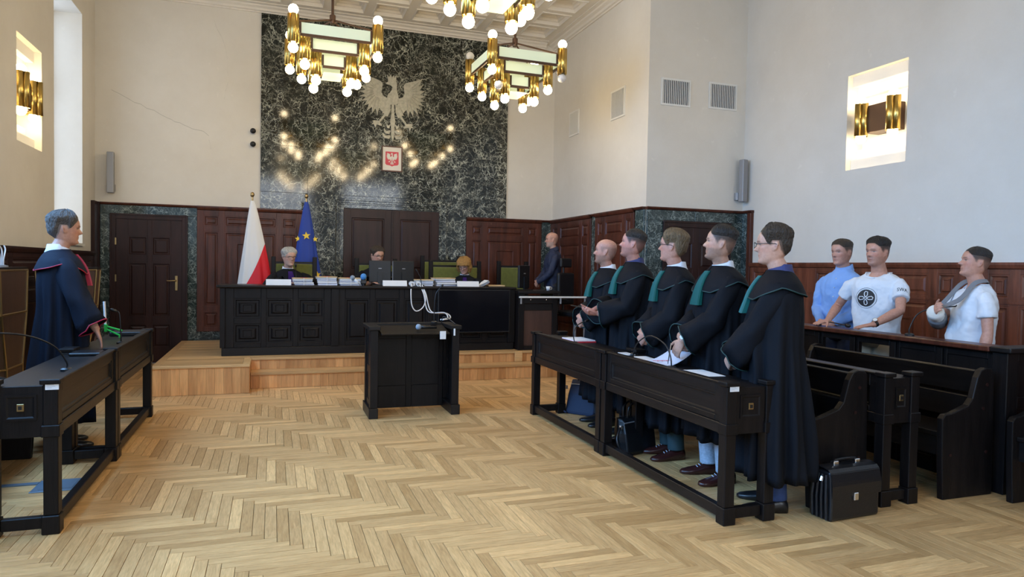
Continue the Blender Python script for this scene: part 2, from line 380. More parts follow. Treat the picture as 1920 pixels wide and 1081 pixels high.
cof = MB(); cof.loft([[(sx*h, sy*h, z) for sx, sy in ((-1, -1), (-1, 1), (1, 1), (1, -1))] for h, z in
    ((0.242, 0.0), (0.242, -0.012), (0.226, -0.014), (0.222, 0.004), (0.212, 0.035), (0.185, 0.040), (0.180, 0.072), (0.152, 0.078), (0.147, 0.105), (0.12, 0.112))], True, False, True)
cofm = cof.mesh('coffer')
for (i, j), k in ok.items():
    if k and cys[j] > 2.0: link('coffer', cofm, 'ceiling_paint', ceiling, (cxs[i], cys[j], CZ))
CORN = [(0, 5.30), (0.025, 5.30), (0.03, 5.318), (0.06, 5.325), (0.075, 5.35), (0.12, 5.368), (0.135, 5.384), (0.20, 5.388), (0.20, 5.3995), (0, 5.3995)]
structure('trim_1', MB().prism([(YB-d, z) for d, z in CORN], 'x', XL+0.2, XA-0.2), 'ceiling_paint')
structure('trim_2', MB().prism([(XA-d, z) for d, z in CORN], 'y', YA-0.2, YB-0.001), 'ceiling_paint')
structure('trim_3', MB().prism([(YA-d, z) for d, z in CORN], 'x', XA-0.0, XR-0.2), 'ceiling_paint')
structure('trim_4', MB().prism([(XR-d, z) for d, z in CORN], 'y', YF, YA-0.001), 'ceiling_paint')
structure('trim_5', MB().prism([(XL+d, z) for d, z in CORN], 'y', YF, YB-0.001), 'ceiling_paint')

# ---- herringbone oak floor
floor = structure('floor', box(XL-0.1, XR+0.1, YF-0.1, YB+0.1, -0.06, -0.02), 'sub_floor')
PW, PL = 0.0655, 0.524
def plank_mesh(L_, Wd, dz=0.0):
    g = 0.0013; c = 0.0005; z1 = 0.0+dz
    a = [(-L_/2+g, -Wd/2+g, -0.02), (L_/2-g, -Wd/2+g, -0.02), (L_/2-g, Wd/2-g, -0.02), (-L_/2+g, Wd/2-g, -0.02)]
    b = [(x, y, z1-0.0004) for x, y, z in a]; t = [(x-math.copysign(c, x), y-math.copysign(c, y), z1) for x, y, z in a]
    return a+b+t, [(0, 1, 5, 4), (1, 2, 6, 5), (2, 3, 7, 6), (3, 0, 4, 7), (4, 5, 9, 8), (5, 6, 10, 9), (6, 7, 11, 10), (7, 4, 8, 11), (8, 9, 10, 11)]
rects = []
for n_ in range(-40, 41):
    for i in range(-260, 261):
        ox = -0.101 + i*PW + n_*PL; oy = 3.994 - i*PW + n_*PL
        for r_ in ((ox, ox+PW, oy, oy+PL, 1), (ox+PW, ox+PW+PL, oy+PL-PW, oy+PL, 0)):
            if r_[1] > XL and r_[0] < XR and r_[3] > YF and r_[2] < YB and not (r_[2] > YA+0.05 and r_[0] > XA): rects.append(r_)
C0 = Vector((0, 0, 1.5))
def px(p):
    q = Vector(p)-C0; w = q.dot(fwd)
    return (960+F_PX*q.dot(cr)/w, 540.5-F_PX*q.dot(cu)/w, w) if w > 0.1 else (-9999, 0, w)
def showing(r_):
    x, y = (r_[0]+r_[1])/2, (r_[2]+r_[3])/2; a, b, w = px((x, y, 0))
    whole = r_[0] > XL and r_[1] < XR and r_[2] > YF and r_[3] < YB
    return w if (whole and -20 < a < 1940 and 0 < b < 1090 and not (x > 2.55 and a > 1350+0.6*(1090-b) and y > 3.45) and not (x < -1.15)) else 1e9
order = sorted(range(len(rects)), key=lambda i: showing(rects[i])); near = set(order[:300])
vs, fs = plank_mesh(PL, PW); pm = bpy.data.meshes.new('plank'); pm.from_pydata(vs, [], fs)
uvl = pm.uv_layers.new(name='UVMap')
for lp in pm.loops: v_ = pm.vertices[lp.vertex_index].co; uvl.data[lp.index].uv = (v_.x*4, v_.y*4)
field = MB(); fuv = []
for k, r_ in enumerate(rects):
    x, y = (r_[0]+r_[1])/2, (r_[2]+r_[3])/2; dz = random.uniform(-0.0007, 0.0)
    if k in near:
        o = link('plank', pm, 'oak_plank', floor, (x, y, dz), PI/2 if r_[4] else 0.0)
        if random.random() < 0.5: o.rotation_euler.z += PI
        continue
    x0, x1, y0, y1 = max(r_[0], XL+.002), min(r_[1], XR-.002), max(r_[2], YF+.002), min(r_[3], YB-.002)
    if x1-x0 < 0.01 or y1-y0 < 0.01: continue
    L_, Wd = (y1-y0, x1-x0) if r_[4] else (x1-x0, y1-y0)
    vs, fs = plank_mesh(L_, Wd, dz); cx_, cy_ = (x0+x1)/2, (y0+y1)/2
    o = len(field.v)
    fuv += [(a*4, b*4) for a, b, c in vs]
    field.add([(cx_-b, cy_+a, c) if r_[4] else (cx_+a, cy_+b, c) for a, b, c in vs], fs)
fm = field.mesh('parquet_field'); uvl = fm.uv_layers.new(name='UVMap')
vi = np.empty(len(fm.loops), np.int32); fm.loops.foreach_get('vertex_index', vi)
uvl.data.foreach_set('uv', np.array(fuv, np.float32)[vi].ravel())
tag(link('parquet_field', fm, 'oak_plank', floor), kind='stuff')

# ---- marble of the back wall: slabs
def slabs(parent, xs, zs, mat, loc, rz, th=0.025, skip=None):
    for a, b in zip(xs, xs[1:]):
        for c, d in zip(zs, zs[1:]):
            if skip and skip(a, b, c, d): continue
            box(a+0.0008, b-0.0008, -th, -0.001, c+0.0008, d-0.0008).build('marble_slab', mat, parent, loc, rz, bevel=0.0015)
slabs(wall_back, [-0.19, 0.50, 1.26, 2.07, 2.90, 3.785], [2.60, 3.32, 4.30, 5.298], 'marble', (0, YB, 0), 0, 0.03)
slabs(wall_back, [-0.19, 0.50, 0.935], [2.34, 2.598], 'marble', (0, YB, 0), 0, 0.03)
slabs(wall_back, [2.725, 3.785], [2.34, 2.598], 'marble', (0, YB, 0), 0, 0.03)
slabs(wall_back, [0.935, 1.83, 2.725], [2.52, 2.598], 'marble', (0, YB, 0), 0, 0.03)
slabs(wall_back, [0.435, 0.935], [0.334, 1.40, 2.338], 'marble', (0, YB, 0), 0, 0.03)
slabs(wall_back, [2.725, 3.075], [0.334, 1.40, 2.338], 'marble', (0, YB, 0), 0, 0.03)
slabs(wall_back, [4.445, 4.655], [0.334, 1.30, 2.30], 'marble_green', (0, YB, 0), 0, 0.03)
slabs(wall_back, [-1.075, 0.43], [0.334, 0.46], 'marble_green', (0, YB, 0), 0, 0.03)
slabs(wall_back, [-2.34, -2.21], [0.0, 1.1, 2.175], 'marble_green', (0, YB, 0), 0, 0.03)
slabs(wall_back, [-1.205, -1.075], [0.0, 1.1, 2.175], 'marble_green', (0, YB, 0), 0, 0.03)
slabs(wall_back, [-2.34, -1.70, -1.075], [2.177, 2.315], 'marble_green', (0, YB, 0), 0, 0.03)
# stepped marble surround of the double door
sur = MB()
for i, (w_, d_) in enumerate(((0.0, 0.085), (0.035, 0.065), (0.06, 0.05))):
    x0, x1, zt = 0.938+w_, 2.722-w_, 2.516-w_
    xi0, xi1, zi = (0.938+(0.035, 0.06, 0.115)[i], 2.722-(0.035, 0.06, 0.115)[i], 2.516-(0.035, 0.06, 0.115)[i])
    sur.box(x0, xi0, YB-d_, YB-0.001, 0.334, zt).box(xi1, x1, YB-d_, YB-0.001, 0.334, zt).box(xi0, xi1, YB-d_, YB-0.001, zi, zt)
sur.box(0.92, 2.74, YB-0.10, YB-0.001, 2.5165, 2.545)
structure('trim_6', sur, 'marble', bevel=0.003)

# ---- doors
RAISED = [(0, 0), (0, -0.008), (0.018, -0.008), (0.028, 0.004), (0.040, 0.004), (0.058, -0.006)]
def door_leaf(parent, x0, x1, z0, z1, cols, rows, mat, y=0.0):
    """stiles and rails as one leaf, panels as pieces; cols/rows = panel ranges"""
    lf = MB()
    for a, b, c, d in cells(x0, x1, z0, z1, [(cx0, cx1, rz0, rz1) for cx0, cx1 in cols for rz0, rz1 in rows]): lf.box(a, b, y-0.018, y+0.03, c, d)
    leaf = lf.build('door_leaf', mat, parent, bevel=0.002)
    for cx0, cx1 in cols:
        for rz0, rz1 in rows:
            MB().rectloft(cx0, cx1, rz0, rz1, [(i-0.001, yy+y-0.012) for i, yy in [(0, 0.03)] + RAISED]).build('panel', mat, leaf)
    return leaf
def handle(parent, x, y, z, sgn=1):
    h = MB().box(x-0.02, x+0.02, y-0.012, y, z-0.11, z+0.11).build('handle_plate', 'old_brass', parent, bevel=0.006, seg=2)
    MB().tube([(x, y-0.012, z+0.04), (x, y-0.055, z+0.04), (x-0.02*sgn, y-0.06, z+0.04), (x-0.11*sgn, y-0.058, z+0.035), (x-0.12*sgn, y-0.058, z+0.042)], [0.009, 0.009, 0.009, 0.007, 0.006], 8).build('handle', 'old_brass', parent, smooth=True)
def door_frame(parent, x0, x1, z0, z1, w, d, mat):
    f = MB().box(x0, x0+w, -d, -0.001, z0, z1).box(x1-w, x1, -d, -0.001, z0, z1).box(x0+w, x1-w, -d, -0.001, z1-w, z1)
    f.box(x0-0.012, x0+0.012, -d-0.012, -d, z0, z1+0.012).box(x1-0.012, x1+0.012, -d-0.012, -d, z0, z1+0.012).box(x0+0.012, x1-0.012, -d-0.012, -d, z1-0.012, z1+0.012)
    f.build('door_frame', mat, parent, bevel=0.002)
d1 = thing('door_1', None, None, (0, YB, 0), 0, kind='structure')
door_frame(d1, -2.205, -1.21, 0.0, 2.17, 0.065, 0.05, 'door_wood')
lf = door_leaf(d1, -2.14, -1.275, 0.005, 2.105, [(-1.985, -1.735), (-1.675, -1.425)], [(0.22, 0.58), (0.68, 1.48), (1.58, 1.86)], 'door_wood', -0.02)
handle(d1, -1.35, -0.04, 1.18)
for z in (0.3, 1.25, 1.78): box(-2.15, -2.13, -0.06, -0.045, z-0.05, z+0.05).build('hinge', 'old_brass', d1)
d2 = thing('door_2', None, None, (0, YB, 0), 0, kind='structure')
for a, b in ((1.055, 1.765), (1.77, 2.605)):
    pass
for a, b in ((1.055, 1.828), (1.832, 2.605)):
    door_leaf(d2, a, b, 0.337, 2.395, [(a+0.11, b-0.11)], [(0.50, 1.30), (1.42, 2.27)], 'door_wood', -0.02)
    # inner step moulding of each leaf
box(1.815, 1.845, -0.055, -0.0385, 0.337, 2.395).build('astragal', 'door_wood', d2, bevel=0.003)
handle(d2, 1.90, -0.04, 1.35, -1)
d3 = thing('door_3', None, None, (0, YA, 0), 0, kind='structure')
door_frame(d3, 4.905, 5.955, 0.0, 2.15, 0.07, 0.05, 'door_wood')
door_leaf(d3, 4.975, 5.885, 0.005, 2.08, [(5.10, 5.37), (5.47, 5.74)], [(0.22, 0.60), (0.70, 1.42), (1.52, 1.88)], 'door_wood', -0.02)
handle(d3, 5.82, -0.04, 1.15)

# ---- red-brown panelling (structure), panels as pieces
def panelling(name, w, z0, z1, cols, rows, mat, loc, rz, fd=0.045, cap=True, inner=None):
    e = thing(name, None, None, loc, rz, kind='structure')
    ops = [(a, b, c, d) for a, b in cols for c, d in rows]
    f = MB()
    for a, b, c, d in cells(0, w, z0, z1, ops): f.box(a, b, -fd, -0.001, c, d)
    f.build('frame', mat, e, bevel=0.002)
    for a, b, c, d in ops:
        prof = [(i-0.001, y-fd+0.012) for i, y in [(0, 0.033)]+RAISED]
        p = MB().rectloft(a, b, c, d, prof).build('panel', mat, e)
        if b-a > 0.6 and d-c > 0.6:
            MB().rectloft(a+0.16, b-0.16, c+0.16, d-0.16, [(0, -fd+0.0055), (0, -fd-0.006), (0.02, -fd-0.006), (0.03, -fd+0.003)], False).build('moulding', mat, p)
    if cap:
        MB().prism([(-fd-0.005, z1-0.05), (-fd-0.02, z1-0.04), (-fd-0.03, z1-0.01), (-fd-0.03, z1+0.012), (-0.001, z1+0.012), (-0.001, z1-0.05)], 'x', 0, w).build('cap_moulding', mat, e)
    return e
ROWS = [(0.52, 0.76), (0.84, 1.96), (2.04, 2.20)]
panelling('trim_7', 1.50, 0.46, 2.325, [(0.09, 0.30), (0.38, 1.12), (1.20, 1.41)], ROWS, 'red_wood', (-1.073, YB, 0), 0)
panelling('trim_8', 1.36, 0.46, 2.325, [(0.09, 0.28), (0.36, 1.02), (1.10, 1.28)], ROWS, 'red_wood', (3.078, YB, 0), 0)
panelling('trim_9', 1.62, 0.15, 2.325, [(0.10, 0.32), (0.42, 1.20), (1.30, 1.52)], [(0.25, 0.62), (0.72, 1.90), (1.99, 2.20)], 'red_wood', (XA, 11.235, 0), -PI/2)
panelling('trim_10', 1.18, 0.15, 2.325, [(0.08, 0.24), (0.33, 0.86), (0.95, 1.10)], [(0.25, 0.62), (0.72, 1.90), (1.99, 2.20)], 'red_wood', (XA, 9.46, 0), -PI/2)
slabs(wall_alcove, [0, 0.142], [0, 1.15, 2.30], 'marble_green', (XA, 9.606, 0), -PI/2, 0.03)
slabs(wall_alcove, [0, 0.237], [0, 1.15, 2.30], 'marble_green', (XA, 8.272, 0), -PI/2, 0.03)
slabs(wall_alcove_front, [4.660, 4.903], [0, 1.05, 2.163], 'marble_green', (0, YA, 0), 0, 0.03)
slabs(wall_alcove_front, [5.957, 6.188], [0, 1.05, 2.163], 'marble_green', (0, YA, 0), 0, 0.03)
slabs(wall_alcove_front, [4.660, 5.40, 6.188], [2.165, 2.30], 'marble_green', (0, YA, 0), 0, 0.03)
slabs(wall_right, [0.031, 0.165], [0, 1.15, 2.30], 'marble_green', (XR, YA, 0), -PI/2, 0.03)
structure('trim_11', box(XR-0.055, XR-0.001, 7.795, 7.868, 0, 2.30), 'red_wood', bevel=0.003)
def cap_rail(name, w, loc, rz, z1=2.30): 
    structure(name, MB().prism([(-0.035, z1), (-0.05, z1+0.008), (-0.06, z1+0.025), (-0.06, z1+0.037), (-0.001, z1+0.037), (-0.001, z1)], 'x', 0, w), 'red_wood', loc=loc, rz=rz)
cap_rail('trim_12', XR-XA, (XA, YA, 0), 0); cap_rail('trim_13', 0.245, (XR, YA, 0), -PI/2); cap_rail('trim_14', 1.265, (-2.34, YB, 0), 0)
cap_rail('trim_15', 0.14, (XA, 9.606, 0), -PI/2); cap_rail('trim_16', 0.237, (XA, 8.272, 0), -PI/2); cap_rail('trim_17', 0.215, (4.44, YB, 0), 0)
structure('trim_18', box(XL+0.001, -2.345, YB-0.05, YB-0.001, 0, 2.337), 'door_wood', bevel=0.003)
structure('trim_19', box(XL+0.001, XL+0.05, 11.02, 11.21, 0, 2.337), 'door_wood', bevel=0.003)
# low panelling of both long walls
def low_panels(name, length, loc, rz, mat):
    cols = []
    for n_ in range(-1, 8):
        b = 1.20+2.11*n_
        for u, v in ((b, b+0.19), (b+0.28, b+1.50), (b+1.60, b+1.79)):
            u, v = max(u, 0.06), min(v, length-0.06)
            if v-u > 0.1: cols.append((u, v))
    e = panelling(name, length, 0.0, 1.61, cols, [(0.14, 1.23), (1.295, 1.515)], mat, loc, rz, 0.04)
    for u, v in cols:
        if v-u < 0.25: MB().rectloft(u+0.05, v-0.05, 1.345, 1.465, [(0, -0.033), (0, -0.042), (0.012, -0.042), (0.018, -0.036)]).build('moulding', mat, e)
    MB().box(0, length, -0.048, -0.0405, 1.252, 1.272).build('rail_bead', mat, e)
low_panels('trim_20', 7.79-YF, (XR, 7.79, 0), -PI/2, 'lower_wood')
low_panels('trim_21', 11.0-YF, (XL, YF, 0), PI/2, 'door_wood')

# ---- wall niches with brass sconces
bulb = MB(); bulb.sphere((0, 0, 0), 0.054, 16, 10); bulbm = bulb.mesh('bulb'); bulbm.polygons.foreach_set('use_smooth', [True]*len(bulbm.polygons))
bulbm.materials.append(MATS['bulb_lit']); bulbm2 = bulbm.copy(); bulbm2.materials[0] = MATS['bulb_off']
def lobes(n_lobe=4, R=0.033, rr=0.031, h=0.30):
    """quatrefoil brass sleeve, axis at origin, centred in height"""
    pts = []
    for k in range(n_lobe):
        a0 = 2*PI*k/n_lobe; cx_, cy_ = R*math.cos(a0), R*math.sin(a0)
        for t in np.linspace(-1.95, 1.95, 9): pts.append((cx_+rr*math.cos(a0+t), cy_+rr*math.sin(a0+t)))
    mb = MB(); mb.loft([[(x, y, -h/2) for x, y in pts], [(x, y, h/2) for x, y in pts]], True, True, True)
    # small finial points under the rim
    return mb
def niche(wall, w, h, loc, rz):
    m_ = MB()
    m_.box(-w/2, w/2, 0.235, 0.26, 0, h)
    for s in (0, 1):
        for d, z in ((0.07, 0.12), (0.15, 0.235)):
            a, b = (0.0005, z) if s == 0 else (h-z, h-0.0005)
            if d == 0.15: a, b = (0.1205, z) if s == 0 else (h-z, h-0.1205)
            m_.box(-w/2+0.001, w/2-0.001, d, 0.2345, a, b)
    m_.build('niche_lining', 'white_paint', wall, loc, rz)
def sconce(label, loc, rz):
    e = thing('wall_sconce', label, 'wall lamp', loc, rz, 'brass sconces in the wall niches')
    box(-0.17, 0.17, 0.03, 0.234, -0.15, 0.15).build('mount_plate', 'bronze', e, bevel=0.004)
    for sx in (-0.21, 0.21):
        c = lobes(4, 0.042, 0.040, 0.36).build('brass_sleeve', 'brass', e, (sx, 0.02, 0))
        for p in c.data.polygons: p.use_smooth = len(p.vertices) == 4
        for sz in (-1, 1): link('bulb', bulbm, None, c, (0, 0, sz*0.205))
niche(wall_left, 0.783, 1.073, (XL, 8.4925, 2.681), PI/2); sconce('brass double sconce in the lit niche of the left wall', (XL, 8.4925, 3.215), PI/2)
niche(wall_right, 0.788, 1.068, (XR, 5.83, 2.676), -PI/2); sconce('brass double sconce in the lit niche of the right wall', (XR, 5.83, 3.21), -PI/2)

# ---- ventilation grilles, loudspeakers, cameras
def grille(label, w, h, loc, rz):
    e = thing('ventilation_grille', label, 'vent', loc, rz, 'wall ventilation grilles')
    f = MB().box(-w/2, w/2, -0.015, -0.001, 0, 0.025).box(-w/2, w/2, -0.015, -0.001, h-0.025, h).box(-w/2, -w/2+0.025, -0.015, -0.001, 0.025, h-0.025).box(w/2-0.025, w/2, -0.015, -0.001, 0.025, h-0.025)
    f.build('frame', 'white_paint', e)
    box(-w/2+0.025, w/2-0.025, -0.004, -0.001, 0.025, h-0.025).build('duct', 'grille_dark', e)
    n = 14
    sl = box(-0.0045, 0.0045, -0.013, -0.0045, 0.025, h-0.025).mesh('slat')
    for i in range(n): link('slat', sl, 'white_paint', e, (-w/2+0.025+(w-0.05)*(i+0.5)/n, 0, 0))
grille('square vent left of its twin above the marble-clad door', 0.45, 0.36, (5.065, YA, 3.69), 0)
grille('square vent beside the corner above the marble-clad door', 0.45, 0.36, (5.81, YA, 3.71), 0)
grille('square vent on the cream side wall nearer the corner edge', 0.42, 0.42, (XA, 8.88, 3.66), -PI/2)
grille('square vent on the cream side wall close to the back corner', 0.37, 0.40, (XA, 10.39, 3.68), -PI/2)
def column_speaker(label, loc, rz):
    e = thing('column_loudspeaker', label, 'loudspeaker', loc, rz, 'slim column loudspeakers')
    box(-0.045, 0.045, -0.16, -0.08, 0.0, 0.58).build('housing', 'grey_metal', e, bevel=0.01, seg=2)
    box(-0.037, 0.037, -0.163, -0.1605, 0.02, 0.56).build('grille_cloth', 'grey_metal', e)
    MB().tube([(0, -0.08, 0.08), (0, -0.002, 0.08)], 0.02, 8).build('bracket', 'grey_metal', e)
    MB().lathe([(0.045, 0.03), (0.045, 0.13)], 16, (0, -0.03)).build('bracket_plate', 'grey_metal', e)
column_speaker('slim grey column loudspeaker above the left door', (-2.19, YB, 2.46), 0)
column_speaker('slim grey column loudspeaker in the corner beside the right wall', (6.07, YA, 2.455), 0.2)
for z, l in ((3.50, 'upper of two small security cameras beside the marble'), (3.30, 'lower of two small security cameras beside the marble')):
    e = thing('security_camera', l, 'camera', (-0.30, YB, z), 0, 'small security cameras')
    MB().tube([(0, -0.001, 0), (0, -0.05, 0)], 0.045, 16).build('base', 'white_plastic', e, smooth=False)
    MB().sphere((0, -0.07, 0), 0.042, 14, 10).build('lens_dome', 'black_plastic', e, smooth=True)
# ================================================================ FURNITURE
# ---- podium and steps
ZP, ZS = 0.334, 0.19
pod = thing('podium', 'stepped oak platform carrying the judges bench', 'podium', (0, 0, 0))
box(-1.245, -0.262, 8.45, YB-0.11, 0.001, ZP-0.03).build('core', 'oak_tread', pod)
box(-0.262, XA-0.07, 9.02, YB-0.11, 0.001, ZP-0.03).build('core', 'oak_tread', pod)
box(-0.24, XA-0.07, 8.73, 9.018, 0.001, ZS-0.03).build('core', 'oak_tread', pod)
def boards(x0, x1, y, z0, z1, n, th=0.014):
    w = (x1-x0)/n
    for i in range(n): box(x0+i*w+0.0008, x0+(i+1)*w-0.0008, y, y+th, z0, z1).build('riser_board', 'oak_step', pod)
boards(-1.255, -0.25, 8.432, 0.002, ZP-0.031, 11)
boards(-0.245, XA-0.08, 8.712, 0.002, ZS-0.031, 48)
boards(-0.245, XA-0.08, 9.003, ZS, ZP-0.031, 48)
for i in range(5): box(-0.262, -0.248, 8.447+i*0.11, 8.447+(i+1)*0.11-0.001, 0.002, ZP-0.031).build('riser_board', 'oak_step', pod)
for i in range(14): box(-1.262, -1.246, 8.45+i*0.19, 8.45+(i+1)*0.19-0.001, 0.002, ZP-0.031).build('riser_board', 'oak_step', pod)
box(-1.27, -0.243, 8.42, 8.50, ZP-0.03, ZP).build('nosing', 'oak_tread', pod, bevel=0.005, seg=2)
box(-0.325, -0.243, 8.502, 8.975, ZP-0.03, ZP).build('nosing', 'oak_tread', pod, bevel=0.005, seg=2)
box(-0.243, XA-0.08, 8.985, 9.06, ZP-0.03, ZP).build('nosing', 'oak_tread', pod, bevel=0.005, seg=2)
box(-0.245, XA-0.08, 8.695, 8.77, ZS-0.03, ZS).build('nosing', 'oak_tread', pod, bevel=0.005, seg=2)
for i, (a, b) in enumerate(((8.772, 8.855), (8.857, 8.929), (8.931, 9.0025))): box(-0.245, XA-0.08, a, b, ZS-0.03, ZS-0.001).build('tread_board', 'oak_tread', pod)
box(-1.27, -1.19, 8.502, YB-0.11, ZP-0.03, ZP).build('nosing', 'oak_tread', pod, bevel=0.005, seg=2)
for i in range(25):
    a = 8.503+i*0.1062
    box(-1.189, -0.327 if a < 8.97 else -0.262, a, a+0.1052, ZP-0.03, ZP-0.001).build('deck_board', 'oak_tread', pod)
box(-0.2605, XA-0.08, 9.062, YB-0.11, ZP-0.03, ZP-0.001).build('deck', 'oak_tread', pod)
box(3.19, 3.30, 8.975, 9.0, ZS, ZP-0.005).build('cover_block', 'oak_tread', pod, bevel=0.004)

# ---- judges bench
bench = thing('judges_bench', 'long black panelled judges bench on the oak platform', 'bench', (0, 9.24, ZP))
H_B = 0.885
def bench_section(x0, x1, cols, rows, y=0.0):
    f = MB(); ops = [(a, b, c, d) for a, b in cols for c, d in rows]
    for a, b, c, d in cells(x0, x1, 0.10, H_B-0.035, ops): f.box(a, b, y, y+0.05, c, d)
    f.build('front_frame', 'black_wood', bench, bevel=0.003)
    for a, b, c, d in ops:
        p = MB().rectloft(a, b, c, d, [(-0.001, y+0.045), (-0.001, y+0.012), (0.02, y+0.012), (0.03, y+0.024), (0.055, y+0.024), (0.075, y+0.008)]).build('panel', 'black_wood', bench)
        if b-a > 0.2 and d-c < 0.4:
            MB().rectloft(a+0.095, b-0.095, c+0.07, d-0.07, [(0, y+0.009), (0, y-0.002), (0.012, y-0.002), (0.018, y+0.006), (0.03, y+0.006)]).build('moulding', 'black_wood', p)
bench_section(-0.56, 0.72, [(-0.46+0.385*i, -0.46+0.385*i+0.32) for i in range(3)], [(0.15, 0.40), (0.47, 0.72)])
bench_section(0.82, 3.22, [(0.90+0.39*i, 0.90+0.39*i+0.32) for i in range(6)], [(0.15, 0.72)])
for x in (-0.62, 0.72, 3.16): box(x, x+0.10 if x > 0 else x+0.06, -0.025, 0.06, 0.101, H_B-0.036).build('pilaster', 'black_wood', bench, bevel=0.003)
box(-0.60, 3.25, -0.02, 0.08, 0, 0.10).build('plinth', 'black_wood_x', bench, bevel=0.004)
MB().prism([(-0.05, H_B-0.035), (-0.06, H_B-0.02), (-0.06, H_B), (0.62, H_B), (0.62, H_B-0.035)], 'x', -0.66, 3.27).build('worktop', 'black_wood_x', bench, bevel=0.004)
box(-0.60, -0.56, 0.081, 0.58, 0, H_B-0.036).build('end_panel', 'black_wood', bench, bevel=0.003)
box(3.16, 3.20, 0.081, 0.58, 0, H_B-0.036).build('end_panel', 'black_wood', bench, bevel=0.003)

# ---- display on the bench front
tv = thing('wall_display', 'large black flat screen fixed to the front of the judges bench', 'screen', (2.645, 9.205, 0.585))
box(-0.52, 0.52, -0.045, 0.008, 0, 0.60).build('housing', 'black_plastic', tv, bevel=0.006, seg=2)
box(-0.505, 0.505, -0.0465, -0.0452, 0.018, 0.585).build('panel_glass', 'screen', tv)

# ---- clerk desk with low rail
ck = thing('clerk_desk', 'black side desk with brown front panel beside the judges bench', 'desk', (3.27, 9.10, ZP))
box(0, 0.09, 0, 0.06, 0, 0.80).build('post', 'black_wood', ck, bevel=0.003); box(0.52, 0.60, 0, 0.06, 0, 0.80).build('post', 'black_wood', ck, bevel=0.003)
box(0.091, 0.519, 0.02, 0.045, 0.06, 0.56).build('front_panel', 'brown_panel', ck); box(0.091, 0.519, 0.0, 0.055, 0, 0.06).build('bottom_rail', 'black_wood_x', ck)
dr = box(0.091, 0.519, 0.0, 0.05, 0.66, 0.775).build('drawer', 'black_wood_x', ck, bevel=0.003)
for x in (0.18, 0.42): MB().sphere((x, -0.008, 0.715), 0.011, 10, 8).build('knob', 'chrome', dr, smooth=True)
box(0.091, 0.519, 0.01, 0.05, 0.561, 0.655).build('rail', 'black_wood_x', ck, bevel=0.003)
box(0.0, 0.03, 0.061, 0.60, 0, 0.80).build('side_panel', 'black_wood', ck); box(0.57, 0.60, 0.061, 0.60, 0, 0.80).build('side_panel', 'black_wood', ck)
box(-0.01, 0.63, -0.03, 0.62, 0.801, 0.84).build('worktop', 'black_wood_x', ck, bevel=0.005)
br = thing('barrier_rail', 'thin white horizontal rail in front of the clerk desk', 'rail', (3.27, 9.03, ZP))
MB().box(-0.02, 1.02, -0.02, 0.0, 0.742, 0.766).build('bar', 'white_paint', br, bevel=0.004)
for x in (0.0, 0.60, 0.98): box(x, x+0.02, -0.016, 0.0, 0.0 if x > 0.9 else 0.66, 0.7415).build('stay', 'grey_metal', br)

# ---- lectern in the middle (open to the camera)
lc = thing('lectern', 'black waist-high lectern standing alone on the parquet', 'lectern', (0.90, 6.73, 0))
LW, LD, LH = 0.89, 0.45, 0.905
for x in (0, LW-0.075): box(x, x+0.075, 0.0, 0.075, 0.101, LH-0.04).build('post', 'black_wood', lc, bevel=0.003)
for x in (0, LW-0.075): box(x, x+0.075, LD-0.075, LD, 0.101, LH-0.04).build('post', 'black_wood', lc, bevel=0.003)
for x in (-0.012, LW-0.078): box(x, x+0.09, -0.012, LD+0.012, 0, 0.10).build('plinth', 'black_wood_y', lc, bevel=0.004)
for s, x in ((0, 0.012), (1, LW-0.042)):
    f = MB()
    for a, b, c, d in cells(0.076, LD-0.076, 0.101, LH-0.041, [(0.12, LD-0.12, 0.16, 0.42), (0.12, LD-0.12, 0.50, 0.80)]): f.box(x, x+0.03, a, b, c, d)
    f.build('side_panel', 'black_wood', lc, bevel=0.003)
    for c, d in ((0.16, 0.42), (0.50, 0.80)): box(x+0.008, x+0.022, 0.121, LD-0.121, c+0.001, d-0.001).build('panel', 'black_wood', lc)
bf = MB()
for a, b, c, d in cells(0.076, LW-0.076, 0.02, LH-0.041, [(0.13, 0.42, 0.25, 0.74), (0.48, 0.77, 0.25, 0.74)]): bf.box(a, b, LD-0.06, LD-0.03, c, d)
bf.build('back_panel', 'black_wood', lc, bevel=0.003)
for a, b in ((0.131, 0.419), (0.481, 0.769)): box(a, b, LD-0.05, LD-0.035, 0.251, 0.739).build('panel', 'black_wood', lc)
tp = MB().box(-0.02, 0.095, -0.02, LD+0.02, LH-0.04, LH).box(LW-0.095, LW+0.02, -0.02, LD+0.02, LH-0.04, LH).box(0.095, LW-0.095, LD-0.10, LD+0.02, LH-0.04, LH)
tp.build('top_rim', 'black_wood_x', lc, bevel=0.006, seg=2)
R_ = Matrix.Rotation(math.radians(9), 3, 'X')
MB().obox((LW/2, 0.165, LH-0.055), (LW/2-0.10, 0.175, 0.009), R_).build('sloping_board', 'black_wood_x', lc, bevel=0.004)
box(LW-0.006+0.0, LW+0.012, 0.2, 0.24, 0.60, 0.68).build('side_latch', 'bronze', lc)
MB().tube(spline([(0.50, 0.40, LH+0.004), (0.52, 0.41, LH+0.25), (0.55, 0.36, LH+0.30)], 5), 0.006, 8).build('dummy', 'black_plastic', lc) if False else None

